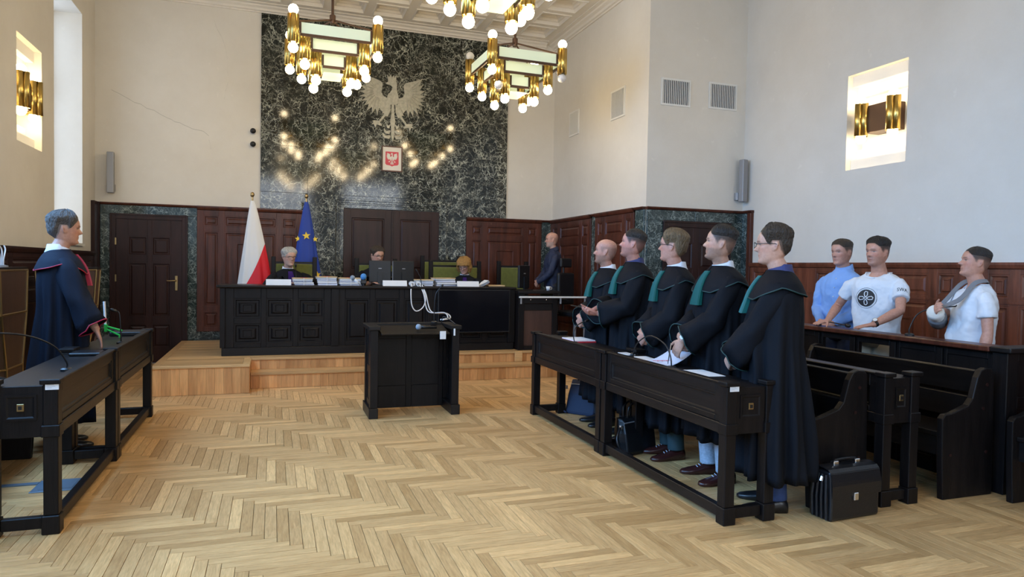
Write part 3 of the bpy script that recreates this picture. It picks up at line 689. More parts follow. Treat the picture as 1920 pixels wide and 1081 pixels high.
# things on the lectern
hm = thing('handheld_microphone', 'handheld microphone with pale blue head lying on the lectern', 'microphone', (1.46, 6.80, LH-0.022))
MB().sphere((-0.075, 0.01, 0.004), 0.03, 14, 10).build('head', 'foam_grey', hm, smooth=True)
MB().tube([(-0.05, 0.01, 0.004), (0.0, 0.012, 0.0), (0.11, 0.016, -0.004)], [0.02, 0.016, 0.012], 12).build('handle', 'black_plastic', hm, smooth=True)
def gooseneck(label, loc, pts, head_r=0.011, mat='black_plastic', group='gooseneck microphones'):
    e = thing('gooseneck_microphone', label, 'microphone', loc, 0, group)
    MB().lathe([(0.035, 0), (0.035, 0.012), (0.022, 0.02)], 16).build('base', 'black_plastic', e, smooth=False)
    P = spline(pts, 8); MB().tube(P, 0.005, 8).build('neck', mat, e, smooth=True)
    t = (P[-1]-P[-3]).normalized()
    MB().tube([P[-1]-t*0.01, P[-1], P[-1]+t*0.03, P[-1]+t*0.045], [0.005, head_r, head_r*1.1, head_r*0.6], 10).build('head', 'black_plastic', e, smooth=True)
    return e
gooseneck('tall gooseneck microphone rising from the lectern', (1.60, 7.06, LH), [(0, 0, 0.015), (0.0, 0, 0.16), (0.015, 0, 0.30), (0.06, -0.01, 0.37)])
ws = tag(box(1.585, 1.645, 6.715, 6.722, LH-0.135, LH-0.055).build('white_card', 'paper'), 'small white card hanging under the lectern microphone', 'card')
cc = MB().tube(spline([(1.66, 6.98, LH+0.006), (1.67, 6.95, LH+0.07), (1.72, 6.90, LH+0.05), (1.765, 6.80, LH+0.006)], 6), 0.005, 8).build('loop_cable', 'black_plastic', smooth=True)
tag(cc, 'short black cable loop on the lectern corner', 'cable')
ls = tag(box(1.722, 1.738, 6.70, 6.709, LH-0.10, LH-0.03).build('light_switch', 'white_plastic'), 'small glowing white switch at the lectern corner', 'switch')

# ---- counsel desks
def desk_parts(e, L_, D, Hd, socket_end):
    pw = 0.072
    for x in (0, L_-pw):
        for y in (0, D-pw):
            box(x, x+pw, y, y+pw, 0.105, Hd-0.022).build('post', 'black_wood', e, bevel=0.004)
            box(x-0.008 if x == 0 else x, x+pw if x == 0 else x+pw+0.008, y-0.008, y+pw+0.008, 0.0, 0.104).build('post_foot', 'black_wood', e, bevel=0.005)
            box(x-0.008 if x == 0 else x, x+pw if x == 0 else x+pw+0.008, y-0.009, y+pw+0.009, 0.535, 0.60).build('post_collar', 'black_wood', e, bevel=0.004)
            box(x-0.012 if x == 0 else x, x+pw if x == 0 else x+pw+0.012, y-0.014, y+pw+0.014, Hd-0.0215, Hd+0.006).build('post_cap', 'black_wood', e, bevel=0.006, seg=2)
    fr = MB()
    for a, b, c, d in cells(pw+0.001, L_-pw-0.001, 0.60, Hd-0.015, [(pw+0.06, L_-pw-0.06, 0.635, 0.765)]): fr.box(a, b, 0.014, 0.05, c, d)
    p = fr.build('front_panel', 'black_wood_x', e, bevel=0.003)
    MB().rectloft(pw+0.06, L_-pw-0.06, 0.635, 0.765, [(-0.001, 0.045), (-0.001, 0.02), (0.012, 0.02), (0.02, 0.030), (0.03, 0.030)]).build('sunk_panel', 'black_wood_x', p)
    box(pw+0.001, L_-pw-0.001, 0.004, 0.055, 0.535, 0.599).build('apron_rail', 'black_wood_x', e, bevel=0.004)
    box(pw+0.001, L_-pw-0.001, 0.0, 0.05, Hd-0.0145, Hd).build('top_rim', 'black_wood_x', e, bevel=0.004)
    for x0 in (0.012, L_-0.048):
        ep = MB().box(x0, x0+0.036, pw+0.001, D-pw-0.001, 0.535, Hd-0.03).build('end_panel', 'black_wood', e, bevel=0.003)
        s = -1 if x0 < 0.1 else 1; xf = x0 if s < 0 else x0+0.036
        y0, y1 = pw+0.03, D-pw-0.03
        ring = [[(xf+s*h, y0+i, 0.63+i), (xf+s*h, y1-i, 0.63+i), (xf+s*h, y1-i, 0.77-i), (xf+s*h, y0+i, 0.77-i)] for i, h in ((0, -0.002), (0, 0.006), (0.012, 0.006), (0.02, 0.0012), (0.035, 0.0012))]
        MB().loft(ring, True, False, False).build('moulding', 'black_wood', ep)
        if (s < 0) == (socket_end == 0):
            so = box(*((xf-0.008, xf-0.0005) if s < 0 else (xf+0.0005, xf+0.008)), (y0+y1)/2-0.017, (y0+y1)/2+0.017, 0.68, 0.72).build('socket', 'old_brass', ep, bevel=0.002)
            box(*((xf-0.012, xf-0.0081) if s < 0 else (xf+0.0081, xf+0.012)), (y0+y1)/2-0.008, (y0+y1)/2+0.008, 0.69, 0.71).build('socket_hole', 'black_plastic', ep)
    box(pw-0.02, L_-pw+0.02, 0.051, D-0.01, Hd-0.052, Hd-0.032).build('desk_top', 'black_wood_x', e, bevel=0.003)
    box(pw+0.001, L_-pw-0.001, D-0.05, D-0.02, Hd-0.13, Hd-0.0525).build('back_rail', 'black_wood_x', e, bevel=0.003)
    box(pw+0.001, L_-pw-0.001, 0.012, 0.062, 0.03, 0.095).build('foot_rail', 'black_wood_x', e, bevel=0.004)
    for x in (0.015, L_-0.06): box(x, x+0.045, pw+0.009, D-pw-0.009, 0.03, 0.095).build('foot_rail', 'black_wood', e, bevel=0.004)
def counsel_desk(label, loc, rz, L_, D=0.355, Hd=0.845, socket_end=0):
    e = thing('counsel_desk', label, 'desk', loc, rz, 'black counsel desks'); desk_parts(e, L_, D, Hd, socket_end); return e
counsel_desk('black desk with the light-coloured envelope, nearest to the camera on the right', (2.515, 4.985, 0), -PI/2, 1.625, socket_end=1)
counsel_desk('black desk holding a red folder, far one of the front right row', (2.515, 6.565, 0), -PI/2, 1.555, socket_end=1)
counsel_desk('black desk with a white sticker at the lower left edge', (-1.10, 4.32, 0), PI/2, 1.525, socket_end=0)
counsel_desk('black desk farther along the left row beside the oak platform', (-1.10, 5.865, 0), PI/2, 1.545, socket_end=0)
counsel_desk('second-row black desk standing between the two pews', (3.70, 6.6, 0), -PI/2, 3.26, 0.30, 0.86, 1)

# ---- pews
PEW = [(0.02, 0.0), (0.0, 0.30), (-0.005, 0.545), (0.02, 0.572), (0.08, 0.578), (0.15, 0.60), (0.225, 0.625), (0.265, 0.67), (0.285, 0.74), (0.305, 0.81), (0.335, 0.858), (0.38, 0.874), (0.43, 0.868), (0.455, 0.845), (0.47, 0.40), (0.475, 0.0)]
def pew(label, x, y0, y1):
    """sitters face -x; end panels at y0 and y1"""
    e = thing('pew', label, 'bench', (x, y0, 0), 0, 'dark wooden pews'); L_ = y1-y0
    for y in (0, L_-0.045):
        p = MB().prism(PEW, 'y', y, y+0.045).build('end_panel', 'black_wood', e, bevel=0.006, seg=2)
        for a, z in ((0.39, 0.76), (0.36, 0.60), (0.07, 0.30), (0.40, 0.30)): MB().tube([(a, y-0.006, z), (a, y+0.001, z)], 0.011, 10).build('screw_cap', 'door_wood', p)
    bk = [[(0.30, 0.86), (0.322, 0.868), (0.385, 0.70), (0.36, 0.695)], [(0.375, 0.665), (0.398, 0.67), (0.425, 0.50), (0.40, 0.495)]]
    for q in bk: MB().prism([(a+0.03, z-0.01) for a, z in q], 'y', 0.046, L_-0.046).build('back_board', 'black_wood_y', e, bevel=0.004)
    box(0.03, 0.42, 0.046, L_-0.046, 0.415, 0.445).build('seat', 'black_wood_y', e, bevel=0.006, seg=2)
    box(0.06, 0.085, 0.046, L_-0.046, 0.28, 0.414).build('seat_rail', 'black_wood_y', e)
pew('dark pew directly behind the robed lawyers', 3.215, 3.45, 6.5)
pew('dark pew in front of the panelled dock', 4.205, 3.33, 4.90)
pew('dark pew cut off by the right edge of the picture', 4.60, 1.75, 3.19)
pew('dark pew behind the left counsel desks', -2.05, 4.4, 6.0) if False else None
lp = thing('pew', 'dark pew behind the left counsel desks, curved end by the robed man', 'bench', (-1.69, 6.06, 0), PI, 'dark wooden pews')
for y in (0, 1.755):
    MB().prism(PEW, 'y', y, y+0.045).build('end_panel', 'black_wood', lp, bevel=0.006, seg=2)
for q in ([(0.30, 0.86), (0.322, 0.868), (0.385, 0.70), (0.36, 0.695)], [(0.375, 0.665), (0.398, 0.67), (0.425, 0.50), (0.40, 0.495)]):
    MB().prism([(a+0.03, z-0.01) for a, z in q], 'y', 0.046, 1.754).build('back_board', 'black_wood_y', lp, bevel=0.004)
box(0.03, 0.42, 0.046, 1.754, 0.415, 0.445).build('seat', 'black_wood_y', lp, bevel=0.006)

# ---- dock parapet
dk = thing('dock_parapet', 'dark panelled parapet of the dock with a polished handrail', 'parapet', (4.74, 3.30, 0))
DL = 4.2
for y in (0.0,): box(-0.01, 0.10, -0.01, 0.10, 0, 0.975).build('corner_post', 'black_wood', dk, bevel=0.005)
ops = []
ny = 10; pitch_ = (DL-0.1)/ny
for i in range(ny):
    a = 0.1+i*pitch_
    ops += [(a+0.05, a+pitch_-0.05, 0.66, 0.915), (a+0.05, a+pitch_-0.05, 0.12, 0.58)]
f = MB()
for a, b, c, d in cells(0.101, DL, 0.0, 0.972, ops): f.box(0.02, 0.06, a, b, c, d)
f.build('frame', 'black_wood', dk, bevel=0.003)
for i, (a, b, c, d) in enumerate(ops):
    if c > 0.5 and i//2 in (2, 3): continue                 # openings that show the trousers behind
    box(0.03, 0.05, a+0.001, b-0.001, c+0.001, d-0.001).build('panel', 'black_wood', dk)
for i in range(ny+1): box(0.004, 0.0195, 0.1+i*pitch_-0.022 if i else 0.101, 0.1+i*pitch_+0.022, 0.101, 0.955).build('muntin', 'black_wood', dk, bevel=0.003)
box(-0.04, 0.14, 0.10, DL, 0.973, 1.012).build('handrail', 'red_wood', dk, bevel=0.008, seg=2)
box(-0.04, XR-4.74-0.05, -0.05, 0.099, 0.976, 1.015).build('handrail', 'black_wood_x', dk, bevel=0.008, seg=2)
ops = [(0.14, 0.60, 0.66, 0.915), (0.14, 0.60, 0.12, 0.58), (0.72, 1.25, 0.66, 0.915), (0.72, 1.25, 0.12, 0.58)]
f = MB()
for a, b, c, d in cells(0.101, XR-4.74-0.05, 0.0, 0.974, ops): f.box(a, b, 0.02, 0.06, c, d)
f.build('frame', 'black_wood', dk, bevel=0.003)
for a, b, c, d in ops: box(a+0.001, b-0.001, 0.03, 0.05, c+0.001, d-0.001).build('panel', 'black_wood', dk)

# ---- judges chairs
def judge_chair(label, x, y, zt, w=0.56):
    e = thing('judge_chair', label, 'chair', (x, y, ZP), 0, 'green upholstered judges chairs')
    for sx in (-1, 1):
        box(sx*w/2-0.03 if sx < 0 else w/2-0.03, -w/2+0.03 if sx < 0 else w/2+0.03, 0.30, 0.36, 0.0, zt+0.10).build('back_post', 'black_wood', e, bevel=0.006, seg=2)
        box(sx*w/2-0.028, sx*w/2+0.028, -0.20, -0.15, 0.0, 0.42).build('leg', 'black_wood', e, bevel=0.004)
        box(sx*w/2-0.028, sx*w/2+0.028, -0.20, 0.299, 0.62, 0.66).build('armrest', 'black_wood', e, bevel=0.006)
        box(sx*w/2-0.02, sx*w/2+0.02, -0.19, -0.15, 0.421, 0.619).build('arm_post', 'black_wood', e)
    box(-w/2+0.031, w/2-0.031, 0.30, 0.355, 0.55, zt).build('backrest', 'green_velvet', e, bevel=0.018, seg=3)
    box(-w/2+0.031, w/2-0.031, 0.31, 0.35, zt+0.001, zt+0.03).build('top_rail', 'black_wood_x', e)
    box(-w/2+0.0, w/2-0.0, -0.22, 0.295, 0.421, 0.50).build('seat', 'green_velvet', e, bevel=0.02, seg=3)
judge_chair('green chair behind the white-haired judge', 0.285, 9.92, 1.165)
judge_chair('green chair of the judge hidden by the monitors', 1.44, 9.95, 1.165)
judge_chair('green chair behind the blond judge with a dark stud in its back', 2.64, 9.92, 1.155, 0.76)
judge_chair('empty green chair standing behind the blond judge', 2.56, 10.55, 1.235, 0.60)
judge_chair('green chair at the bench end beside the side monitor', 3.60, 10.0, 1.165, 0.46)
box(2.80, 2.825, 10.216, 10.2195, 1.395, 1.42).build('stud', 'black_plastic') if False else None
oc = thing('office_chair', 'black swivel office chair between the standing man and the lawyers', 'chair', (4.25, 9.33, ZP), 0.3)
box(-0.16, 0.16, 0.20, 0.27, 0.62, 1.10).build('backrest', 'black_plastic', oc, bevel=0.03, seg=3)
box(-0.11, 0.11, 0.21, 0.26, 1.18, 1.32).build('headrest', 'black_plastic', oc, bevel=0.02, seg=2)
MB().tube([(0, 0.28, 0.5), (0, 0.28, 1.25)], 0.015, 8).build('back_stem', 'black_plastic', oc)
box(-0.24, 0.24, -0.25, 0.24, 0.46, 0.54).build('seat', 'black_plastic', oc, bevel=0.03, seg=3)
MB().tube([(0, 0, 0.10), (0, 0, 0.459)], 0.025, 10).build('gas_lift', 'grey_metal', oc)
for k in range(5):
    a = 2*PI*k/5; MB().tube([(0, 0, 0.10), (0.28*math.cos(a), 0.28*math.sin(a), 0.07)], [0.025, 0.015], 8).build('base_arm', 'black_plastic', oc)
    MB().sphere((0.28*math.cos(a), 0.28*math.sin(a), 0.031), 0.030, 10, 8).build('castor', 'black_plastic', oc)
for s in (-1, 1): MB().tube([(s*0.24, 0.10, 0.50), (s*0.28, 0.08, 0.52), (s*0.28, 0.05, 0.70), (s*0.28, -0.15, 0.71)], 0.018, 8).build('armrest', 'black_plastic', oc)
# ================================================================ CHANDELIERS
slv = lobes(4, 0.032, 0.031, 0.31); slvm = slv.mesh('brass_sleeve'); slvm.materials.append(MATS['brass'])
for p in slvm.polygons: p.use_smooth = len(p.vertices) == 4
fin = box(-0.008, 0.008, -0.008, 0.008, -0.172, -0.1555)
finm = fin.mesh('rim_lug'); finm.materials.append(MATS['brass'])
TIERS = [(0.92, 3.866, 4.153, 4.035), (0.656, 3.733, 4.035, 3.918), (0.394, 3.603, 3.902, 3.785)]   # side, lower bulb z, panel top, panel bottom
def chandelier(label, x, y, rz, off=()):
    e = thing('chandelier', label, 'chandelier', (x, y, 0), rz, 'square tiered brass chandeliers')
    MB().tube([(0, 0, 4.42), (0, 0, CZ-0.04)], 0.016, 10).build('rod', 'bronze', e)
    MB().lathe([(0.05, CZ-0.05), (0.06, CZ-0.001)], 16).build('ceiling_rose', 'bronze', e)
    MB().lathe([(0.028, 4.33), (0.035, 4.36), (0.035, 4.43), (0.022, 4.44)], 14).build('hub', 'bronze', e)
    for k in range(4):
        a = PI/4+PI/2*k; h = 0.92/2-0.02
        MB().tube([(0.02*math.cos(a), 0.02*math.sin(a), 4.37), (h*math.copysign(1, math.cos(a)), h*math.copysign(1, math.sin(a)), 4.16)], 0.011, 8).build('brace', 'bronze', e)
    for t, (s, zb, zt, zl) in enumerate(TIERS):
        h = s/2
        for k in range(4):
            # panel of frosted acrylic with bronze rails between two corner sleeves
            c, sn = round(math.cos(PI/2*k)), round(math.sin(PI/2*k))
            def rot(x0, x1, y0, y1, z0, z1):
                P = [(x0*c-y0*sn, x0*sn+y0*c), (x1*c-y1*sn, x1*sn+y1*c)]
                return box(min(P[0][0], P[1][0]), max(P[0][0], P[1][0]), min(P[0][1], P[1][1]), max(P[0][1], P[1][1]), z0, z1)
            ins = 0.085
            rot(-h+ins, h-ins, -h-0.004, -h+0.004, zl, zt).build('diffuser_panel', 'diffuser', e)
            r_ = rot(-h+ins-0.012, h-ins+0.012, -h-0.009, -h+0.009, zl-0.030, zl-0.0005).build('rail', 'bronze', e)
            rot(-h+ins-0.02, -h+ins-0.0005, -h-0.010, -h+0.010, zl-0.0, zt).build('rail_end', 'bronze', r_)
            rot(h-ins+0.0005, h-ins+0.02, -h-0.010, -h+0.010, zl-0.0, zt).build('rail_end', 'bronze', r_)
            if t == 2: rot(-h+ins, h-ins, -h+0.01, -0.001 if k in (0, 2) else -h+0.05, zl-0.075, zl-0.07).build('bottom_plate', 'diffuser', e) if k in (0, 2) else None
        for k, (sx, sy, nm) in enumerate(((-1, -1, 'FL'), (1, -1, 'FR'), (-1, 1, 'BL'), (1, 1, 'BR'))):
            sl = link('brass_sleeve', slvm, None, e, (sx*h, sy*h, zb+0.208), 0)
            [link('rim_lug', finm, None, sl, (0.045*math.cos(PI/4+PI/2*q), 0.045*math.sin(PI/4+PI/2*q), 0)) for q in range(4)]
            link('bulb', bulbm2 if nm+str(t)+'d' in off else bulbm, None, sl, (0, 0, -0.208))
            if t == 0: link('bulb', bulbm2 if nm+str(t)+'u' in off else bulbm, None, sl, (0, 0, 0.208))
    return e
chandelier('brass chandelier hanging left of the silver eagle', 0.645, 8.454, 0.016)
chandelier('brass chandelier right of the silver eagle with unlit bulbs', 2.914, 8.415, 0.024, ('BL0u', 'FL1d', 'FR0d'))
chandelier('nearest brass chandelier, cut off by the top edge', 1.775, 5.59, 0.02)

chandelier('brass chandelier above the near left floor, seen only mirrored in the marble', 0.645, 2.75, 0.0)
# ================================================================ EMBLEMS AND FLAGS
def emblem_polys():
    """heraldic eagle traced as outlines, in its own 0..865 drawing units, centre line x = 405"""
    def feath(tips, cx, cy, k=0.30):
        out = []
        for i, t in enumerate(tips):
            out.append(t)
            if i < len(tips)-1:
                n = tips[i+1]; m0 = ((t[0]+n[0])/2, (t[1]+n[1])/2); kk = k
                out.append((m0[0]+(cx-m0[0])*kk, m0[1]+(cy-m0[1])*kk))
        return out
    tips = [(708, 55), (718, 118), (735, 185), (742, 248), (738, 300), (722, 350), (700, 400), (668, 452), (616, 476), (562, 492), (512, 448)]
    wing = [(440, 300), (470, 292), (505, 275), (523, 240), (517, 190), (512, 148), (530, 122), (575, 106), (640, 85)] + feath(tips, 560, 260) + [(478, 392), (448, 356)]
    wing_l = [(810-x, y+4) for x, y in wing]
    body = [(345, 290), (352, 262), (374, 236), (392, 205), (398, 178), (378, 158), (334, 152), (330, 140), (354, 122), (352, 100), (342, 48), (362, 76), (378, 44), (394, 74), (408, 48), (418, 76), (438, 44), (434, 100), (446, 150), (440, 200), (452, 240), (462, 285), (465, 340), (430, 365), (380, 365), (342, 340)]
    leg = [(428, 355), (462, 368), (488, 412), (516, 474), (492, 476), (548, 560), (590, 556), (618, 566), (600, 576), (624, 606), (598, 596), (580, 636), (566, 600), (520, 612), (512, 596), (536, 578), (478, 500), (458, 508), (432, 442)]
    leg_l = [(810-x, y-8) for x, y in leg]
    tail = [(392, 350), (418, 350), (420, 470), (432, 545), (424, 600), (424, 690), (406, 768), (390, 690), (388, 600), (378, 545), (390, 470)]
    cres = []
    for y, r in ((590, 44), (650, 70), (700, 82)):
        o = [(424, y-34+r*0.45), (440, y-8), (424+r*0.62, y+4), (424+r, y-26), (424+r*1.02, y+6), (424+r*0.8, y+30), (440, y+34)]
        cres += [o, [(810-x, yy) for x, yy in o]]
    return [wing, wing_l, body, leg, leg_l, tail] + cres
def fan(mb, poly, y0, y1, fx, fz):
    """extruded, bulged outline: rim at the wall, face pulled forward"""
    P = [(fx(a), fz(b)) for a, b in poly]
    ar = sum(P[i][0]*P[(i+1) % len(P)][1]-P[(i+1) % len(P)][0]*P[i][1] for i in range(len(P)))
    if ar < 0: P = P[::-1]
    mb.loft([[(x, y0, z) for x, z in P], [(x, y1, z) for x, z in P]], True, False, True)
EK = 0.001585
em = MB()
for k, q in enumerate(emblem_polys()): fan(em, q, YB-0.031, YB-0.05-0.002*(k % 5), lambda a: 1.815+(a-405)*EK, lambda b: 4.575-(b-45)*EK*0.945)
for mx in (0, 1):
    for (tx_, ty_) in ((700, 70), (718, 125), (728, 188), (732, 248), (726, 300), (712, 346), (690, 395), (658, 440), (612, 462), (562, 476)):
        for q0 in (0.45,):
            x0_, y0_ = 545+(tx_-545)*q0*0.75, 215+(ty_-215)*q0*0.75
            P_ = [(810-a, b+4) if mx else (a, b) for a, b in ((x0_, y0_), ((x0_+tx_)/2, (y0_+ty_)/2-4), (tx_, ty_))]
            em.tube([(1.815+(a-405)*EK, YB-0.057, 4.575-(b-45)*EK*0.945) for a, b in P_], [0.010, 0.007, 0.003], 6)
eo = em.build('eagle_emblem', 'eagle_silver', bevel=0.006)
tag(eo, 'large silver crowned eagle relief on the dark marble', 'emblem')
cg = thing('framed_crest', 'small framed red shield with a white eagle on the marble', 'picture', (1.81, YB-0.031, 3.223))
box(-0.158, 0.158, -0.018, -0.001, -0.198, 0.198).build('backing', 'crest_paper', cg)
fr = MB().box(-0.168, -0.15, -0.028, -0.0, -0.205, 0.205).box(0.15, 0.168, -0.028, -0.0, -0.205, 0.205).box(-0.15, 0.15, -0.028, 0, -0.205, -0.187).box(-0.15, 0.15, -0.028, 0, 0.187, 0.205)
fr.build('frame', 'red_wood', cg)
sh = [(-0.105, 0.115), (0.105, 0.115), (0.108, -0.08), (0.09, -0.10), (0.03, -0.108), (0, -0.122), (-0.03, -0.108), (-0.09, -0.10), (-0.108, -0.08)]
MB().prism(sh[::-1], 'y', -0.0205, -0.0185).build('shield', 'crest_red', cg)
ce_ = MB()
for k, q in enumerate(emblem_polys()): fan(ce_, q, -0.0208, -0.0225-0.0004*(k % 5), lambda a: (a-405)*0.000275, lambda b: 0.098-(b-45)*0.000272)
ce_.build('white_eagle', 'crest_paper', cg)

def clip_mesh(verts, faces, g):
    mb = MB()
    for f in faces:
        P = [Vector(verts[i]) for i in f]; G_ = [g(p) for p in P]; out = []
        for a in range(len(P)):
            b = (a+1) % len(P)
            if G_[a] >= 0: out.append(P[a])
            if (G_[a] >= 0) != (G_[b] >= 0): out.append(P[a].lerp(P[b], G_[a]/(G_[a]-G_[b])))
        if len(out) > 2: mb.add(out, [tuple(range(len(out)))])
    return mb
def flag(name, label, x, y, ztop, z0, zbase, wbot, mats, seed, lean=0.0):
    e = thing(name, label, 'flag', (x, y, ZP), 0, 'flags on poles behind the bench')
    MB().tube([(0, 0, 0.02), (lean, 0, ztop+0.06)], 0.012, 10).build('pole', 'old_brass', e)
    MB().lathe([(0.16, 0.0), (0.16, 0.025), (0.05, 0.05), (0.02, 0.06)], 20).build('base', 'old_brass', e)
    MB().sphere((lean, 0, ztop+0.085), 0.028, 12, 8, (1, 1, 1.3)).build('finial', 'old_brass', e, smooth=True)
    n, mrow = 60, 26; rng = random.Random(seed); ph = [rng.uniform(0, 6) for _ in range(3)]
    verts = []; cols = []
    for i in range(mrow+1):
        t = i/mrow; z = ztop-(ztop-z0)*t
        wl_, wr_ = wbot[0]*(0.10+0.90*t**0.85), wbot[1]*(0.10+0.90*t**0.85)
        for j in range(n):
            th = 2*PI*j/n; s = math.sin(th); c = math.cos(th)
            w_ = (wr_ if c > 0 else wl_)
            fold = 1+0.10*t*math.sin(6*th+ph[0]+2*t)+0.06*t*math.sin(11*th+ph[1]-3*t)
            verts.append((lean*(1-t)+c*w_*fold, s*(0.02+0.10*t)*fold, z))
    return e, verts, n, mrow
def cloth_faces(verts, n, mrow, sel):
    fs = [(i*n+j, i*n+(j+1) % n, (i+1)*n+(j+1) % n, (i+1)*n+j) for i in range(mrow) for j in range(n) if sel(verts[i*n+j], i/mrow, j)]
    used = sorted({k for f in fs for k in f}); mp = {k: q for q, k in enumerate(used)}
    mb = MB(); mb.add([verts[k] for k in used], [tuple(mp[k] for k in f) for f in fs]); return mb
e, V_, n, mr = flag('national_flag', 'white and red national flag draped on its pole left of the judges', -0.278, 10.25, 2.03, 0.62, 0, (0.20, 0.30), None, 3)
def g_red(p):   # the red half lies below a curved diagonal
    t = (2.03-p[2])/(2.03-0.62); w = 0.10+0.90*max(0.0, t)**0.85; fr_ = (p[0]+0.20*w)/(0.50*w)
    return fr_-(1.04-1.05*max(0.0, (t-0.42)/0.55)**0.85) if t > 0.42 else -1.0
fq = [(i*n+j, i*n+(j+1) % n, (i+1)*n+(j+1) % n, (i+1)*n+j) for i in range(mr) for j in range(n)]
def weld(mb):
    bm_ = {}; idx = []
    for v in mb.v: idx.append(bm_.setdefault((round(v[0], 5), round(v[1], 5), round(v[2], 5)), len(bm_)))
    out = MB(); out.v = list(bm_.keys()); out.f = [q for q in (tuple(dict.fromkeys(idx[i] for i in f)) for f in mb.f) if len(q) > 2]; return out
weld(clip_mesh(V_, fq, lambda p: -g_red(p))).build('white_half', 'flag_white', e, smooth=True)
weld(clip_mesh(V_, fq, g_red)).build('red_half', 'flag_red', e, smooth=True)
e, V_, n, mr = flag('blue_flag', 'blue flag with a ring of yellow stars draped right of the white-haired judge', 0.455, 10.52, 2.07, 0.55, 0, (0.24, 0.26), None, 8)
cloth_faces(V_, n, mr, lambda *a: True).build('cloth', 'flag_blue', e, smooth=True)
def star(x, y, z, r, tilt=0):
    P = []
    for k in range(10):
        a = PI/2+PI*k/5+tilt; q = r if k % 2 == 0 else r*0.42; P.append((x+q*math.cos(a), z+q*math.sin(a)))
    return MB().prism(P[::-1], 'y', y, y+0.004)
for x, z, r in ((0.0, 1.575, 0.062), (-0.115, 1.53, 0.045), (0.125, 1.53, 0.045), (0.16, 1.01, 0.055), (-0.16, 1.30, 0.04)):
    t = (2.07-z)/(2.07-0.55); wd = (0.26 if x > 0 else 0.24)*(0.10+0.90*t**0.85)
    yy = -(0.02+0.10*t)*math.sqrt(max(0.05, 1-min(1, (x/wd)**2)))*1.14-0.012
    star(x, yy, z, r, 0.1).build('star', 'star_yellow', e)

# ================================================================ THINGS ON THE JUDGES BENCH
ZB = ZP+H_B
def nameplate(label, x, w=0.31, y=9.42):
    mb = MB().prism([(y-0.02, ZB), (y+0.01, ZB+0.075), (y+0.014, ZB+0.075), (y+0.045, ZB), (y+0.041, ZB), (y+0.0115, ZB+0.070), (y-0.016, ZB)], 'x', x-w/2, x+w/2)
    tag(mb.build('name_plate', 'paper'), label, 'name plate', 'white name plates on the bench')
nameplate('white name plate in front of the white-haired judge', 0.07); nameplate('white name plate below the two monitors', 1.58, 0.33); nameplate('white name plate in front of the blond judge', 2.62, 0.32)
def file_stack(label, x, y, w, d, n, seed, red=False, tilt=0.0):
    rng = random.Random(seed); e = thing('file_stack', label, 'files', (x, y, ZB), tilt, 'stacks of case files'); z = 0.0
    for i in range(n):
        h = rng.uniform(0.014, 0.03); dx, dy = rng.uniform(-.015, .015), rng.uniform(-.01, .01); a = rng.uniform(-0.05, 0.05)
        R__ = Matrix.Rotation(a, 3, 'Z')
        MB().obox((dx, dy, z+h/2), (w/2-0.006, d/2-0.006, h/2-0.002), R__).build('page_block', 'paper' if i % 2 else 'paper_blue', e)
        MB().obox((dx, dy, z+h-0.001), (w/2, d/2, 0.001), R__) if i < n-1 else MB().obox((dx, dy, z+h+0.006), (w/2, d/2, 0.007), R__).build('folder_cover', 'manila' if i == n-1 or rng.random() < .35 else 'paper', e)
        z += h+0.001 if i < n-1 else h+0.0135
    if red:
        MB().obox((0.0, -0.03, z+0.0012), (w*0.16, d*0.14, 0.0011), Matrix.Rotation(0.3, 3, 'Z')).build('red_label', 'red_paper', e)
        MB().box(-0.004, 0.004, -d/2-0.014, -d/2-0.011, 0.0, z).build('string', 'paper', e)
    return e
file_stack('stack of case files beside the white-haired judge', 0.385, 9.56, 0.26, 0.22, 4, 1, True)
file_stack('middle stack of case files on the left of the bench', 0.68, 9.56, 0.26, 0.22, 4, 2, True)
file_stack('stack of case files close to the blue microphone', 0.985, 9.56, 0.29, 0.22, 4, 3, True, 0.06)
file_stack('untidy dark-edged stack of files right of the monitors', 2.02, 9.60, 0.28, 0.22, 4, 4, False, -0.15)
file_stack('stack of files under the hands of the blond judge', 2.31, 9.62, 0.30, 0.22, 4, 5, False, 0.1)
pl = MB(); pr_ = [(2.76+0.16*t, 9.52+0.02*math.sin(5*t), ZB+0.004+0.085*t**1.4) for t in np.linspace(0, 1, 8)]
for k in range(4): pl.loft([[(a+0.006*k, b-0.10, c-0.008*k+0.001), (a+0.006*k, b+0.12, c-0.008*k+0.001), (a+0.006*k, b+0.12, c-0.008*k+0.003), (a+0.006*k, b-0.10, c-0.008*k+0.003)] for a, b, c in [(x, y, max(z, ZB+0.008*k+0.001)) for x, y, z in pr_]])
tag(pl.build('open_documents', 'paper'), 'curled-up pages of an open file at the right of the bench', 'papers')
tag(box(2.95, 3.20, 9.50, 9.72, ZB+0.001, ZB+0.02).build('yellow_folder', 'manila', bevel=0.002), 'flat yellow folder at the right end of the bench', 'folder')
def monitor(label, x, y, w, h, z, rz=0.0, zlift=0.09):
    e = thing('monitor', label, 'monitor', (x, y, z), rz, 'black computer monitors seen from behind')
    box(-w/2, w/2, -0.02, 0.02, zlift, zlift+h).build('housing', 'black_plastic', e, bevel=0.008, seg=2)
    box(-w/2+0.012, w/2-0.012, 0.0202, 0.0215, zlift+0.012, zlift+h-0.012).build('screen_glass', 'screen', e)
    box(-0.03, 0.03, -0.045, -0.0205, 0.012, zlift+h*0.5).build('stand', 'black_plastic', e)
    box(-0.10, 0.10, -0.10, 0.08, 0.0, 0.0115).build('foot', 'black_plastic', e, bevel=0.004)
    box(-0.022, 0.022, -0.0215, -0.0203, zlift+h*0.62, zlift+h*0.66).build('logo_badge', 'grey_metal', e)
    return e
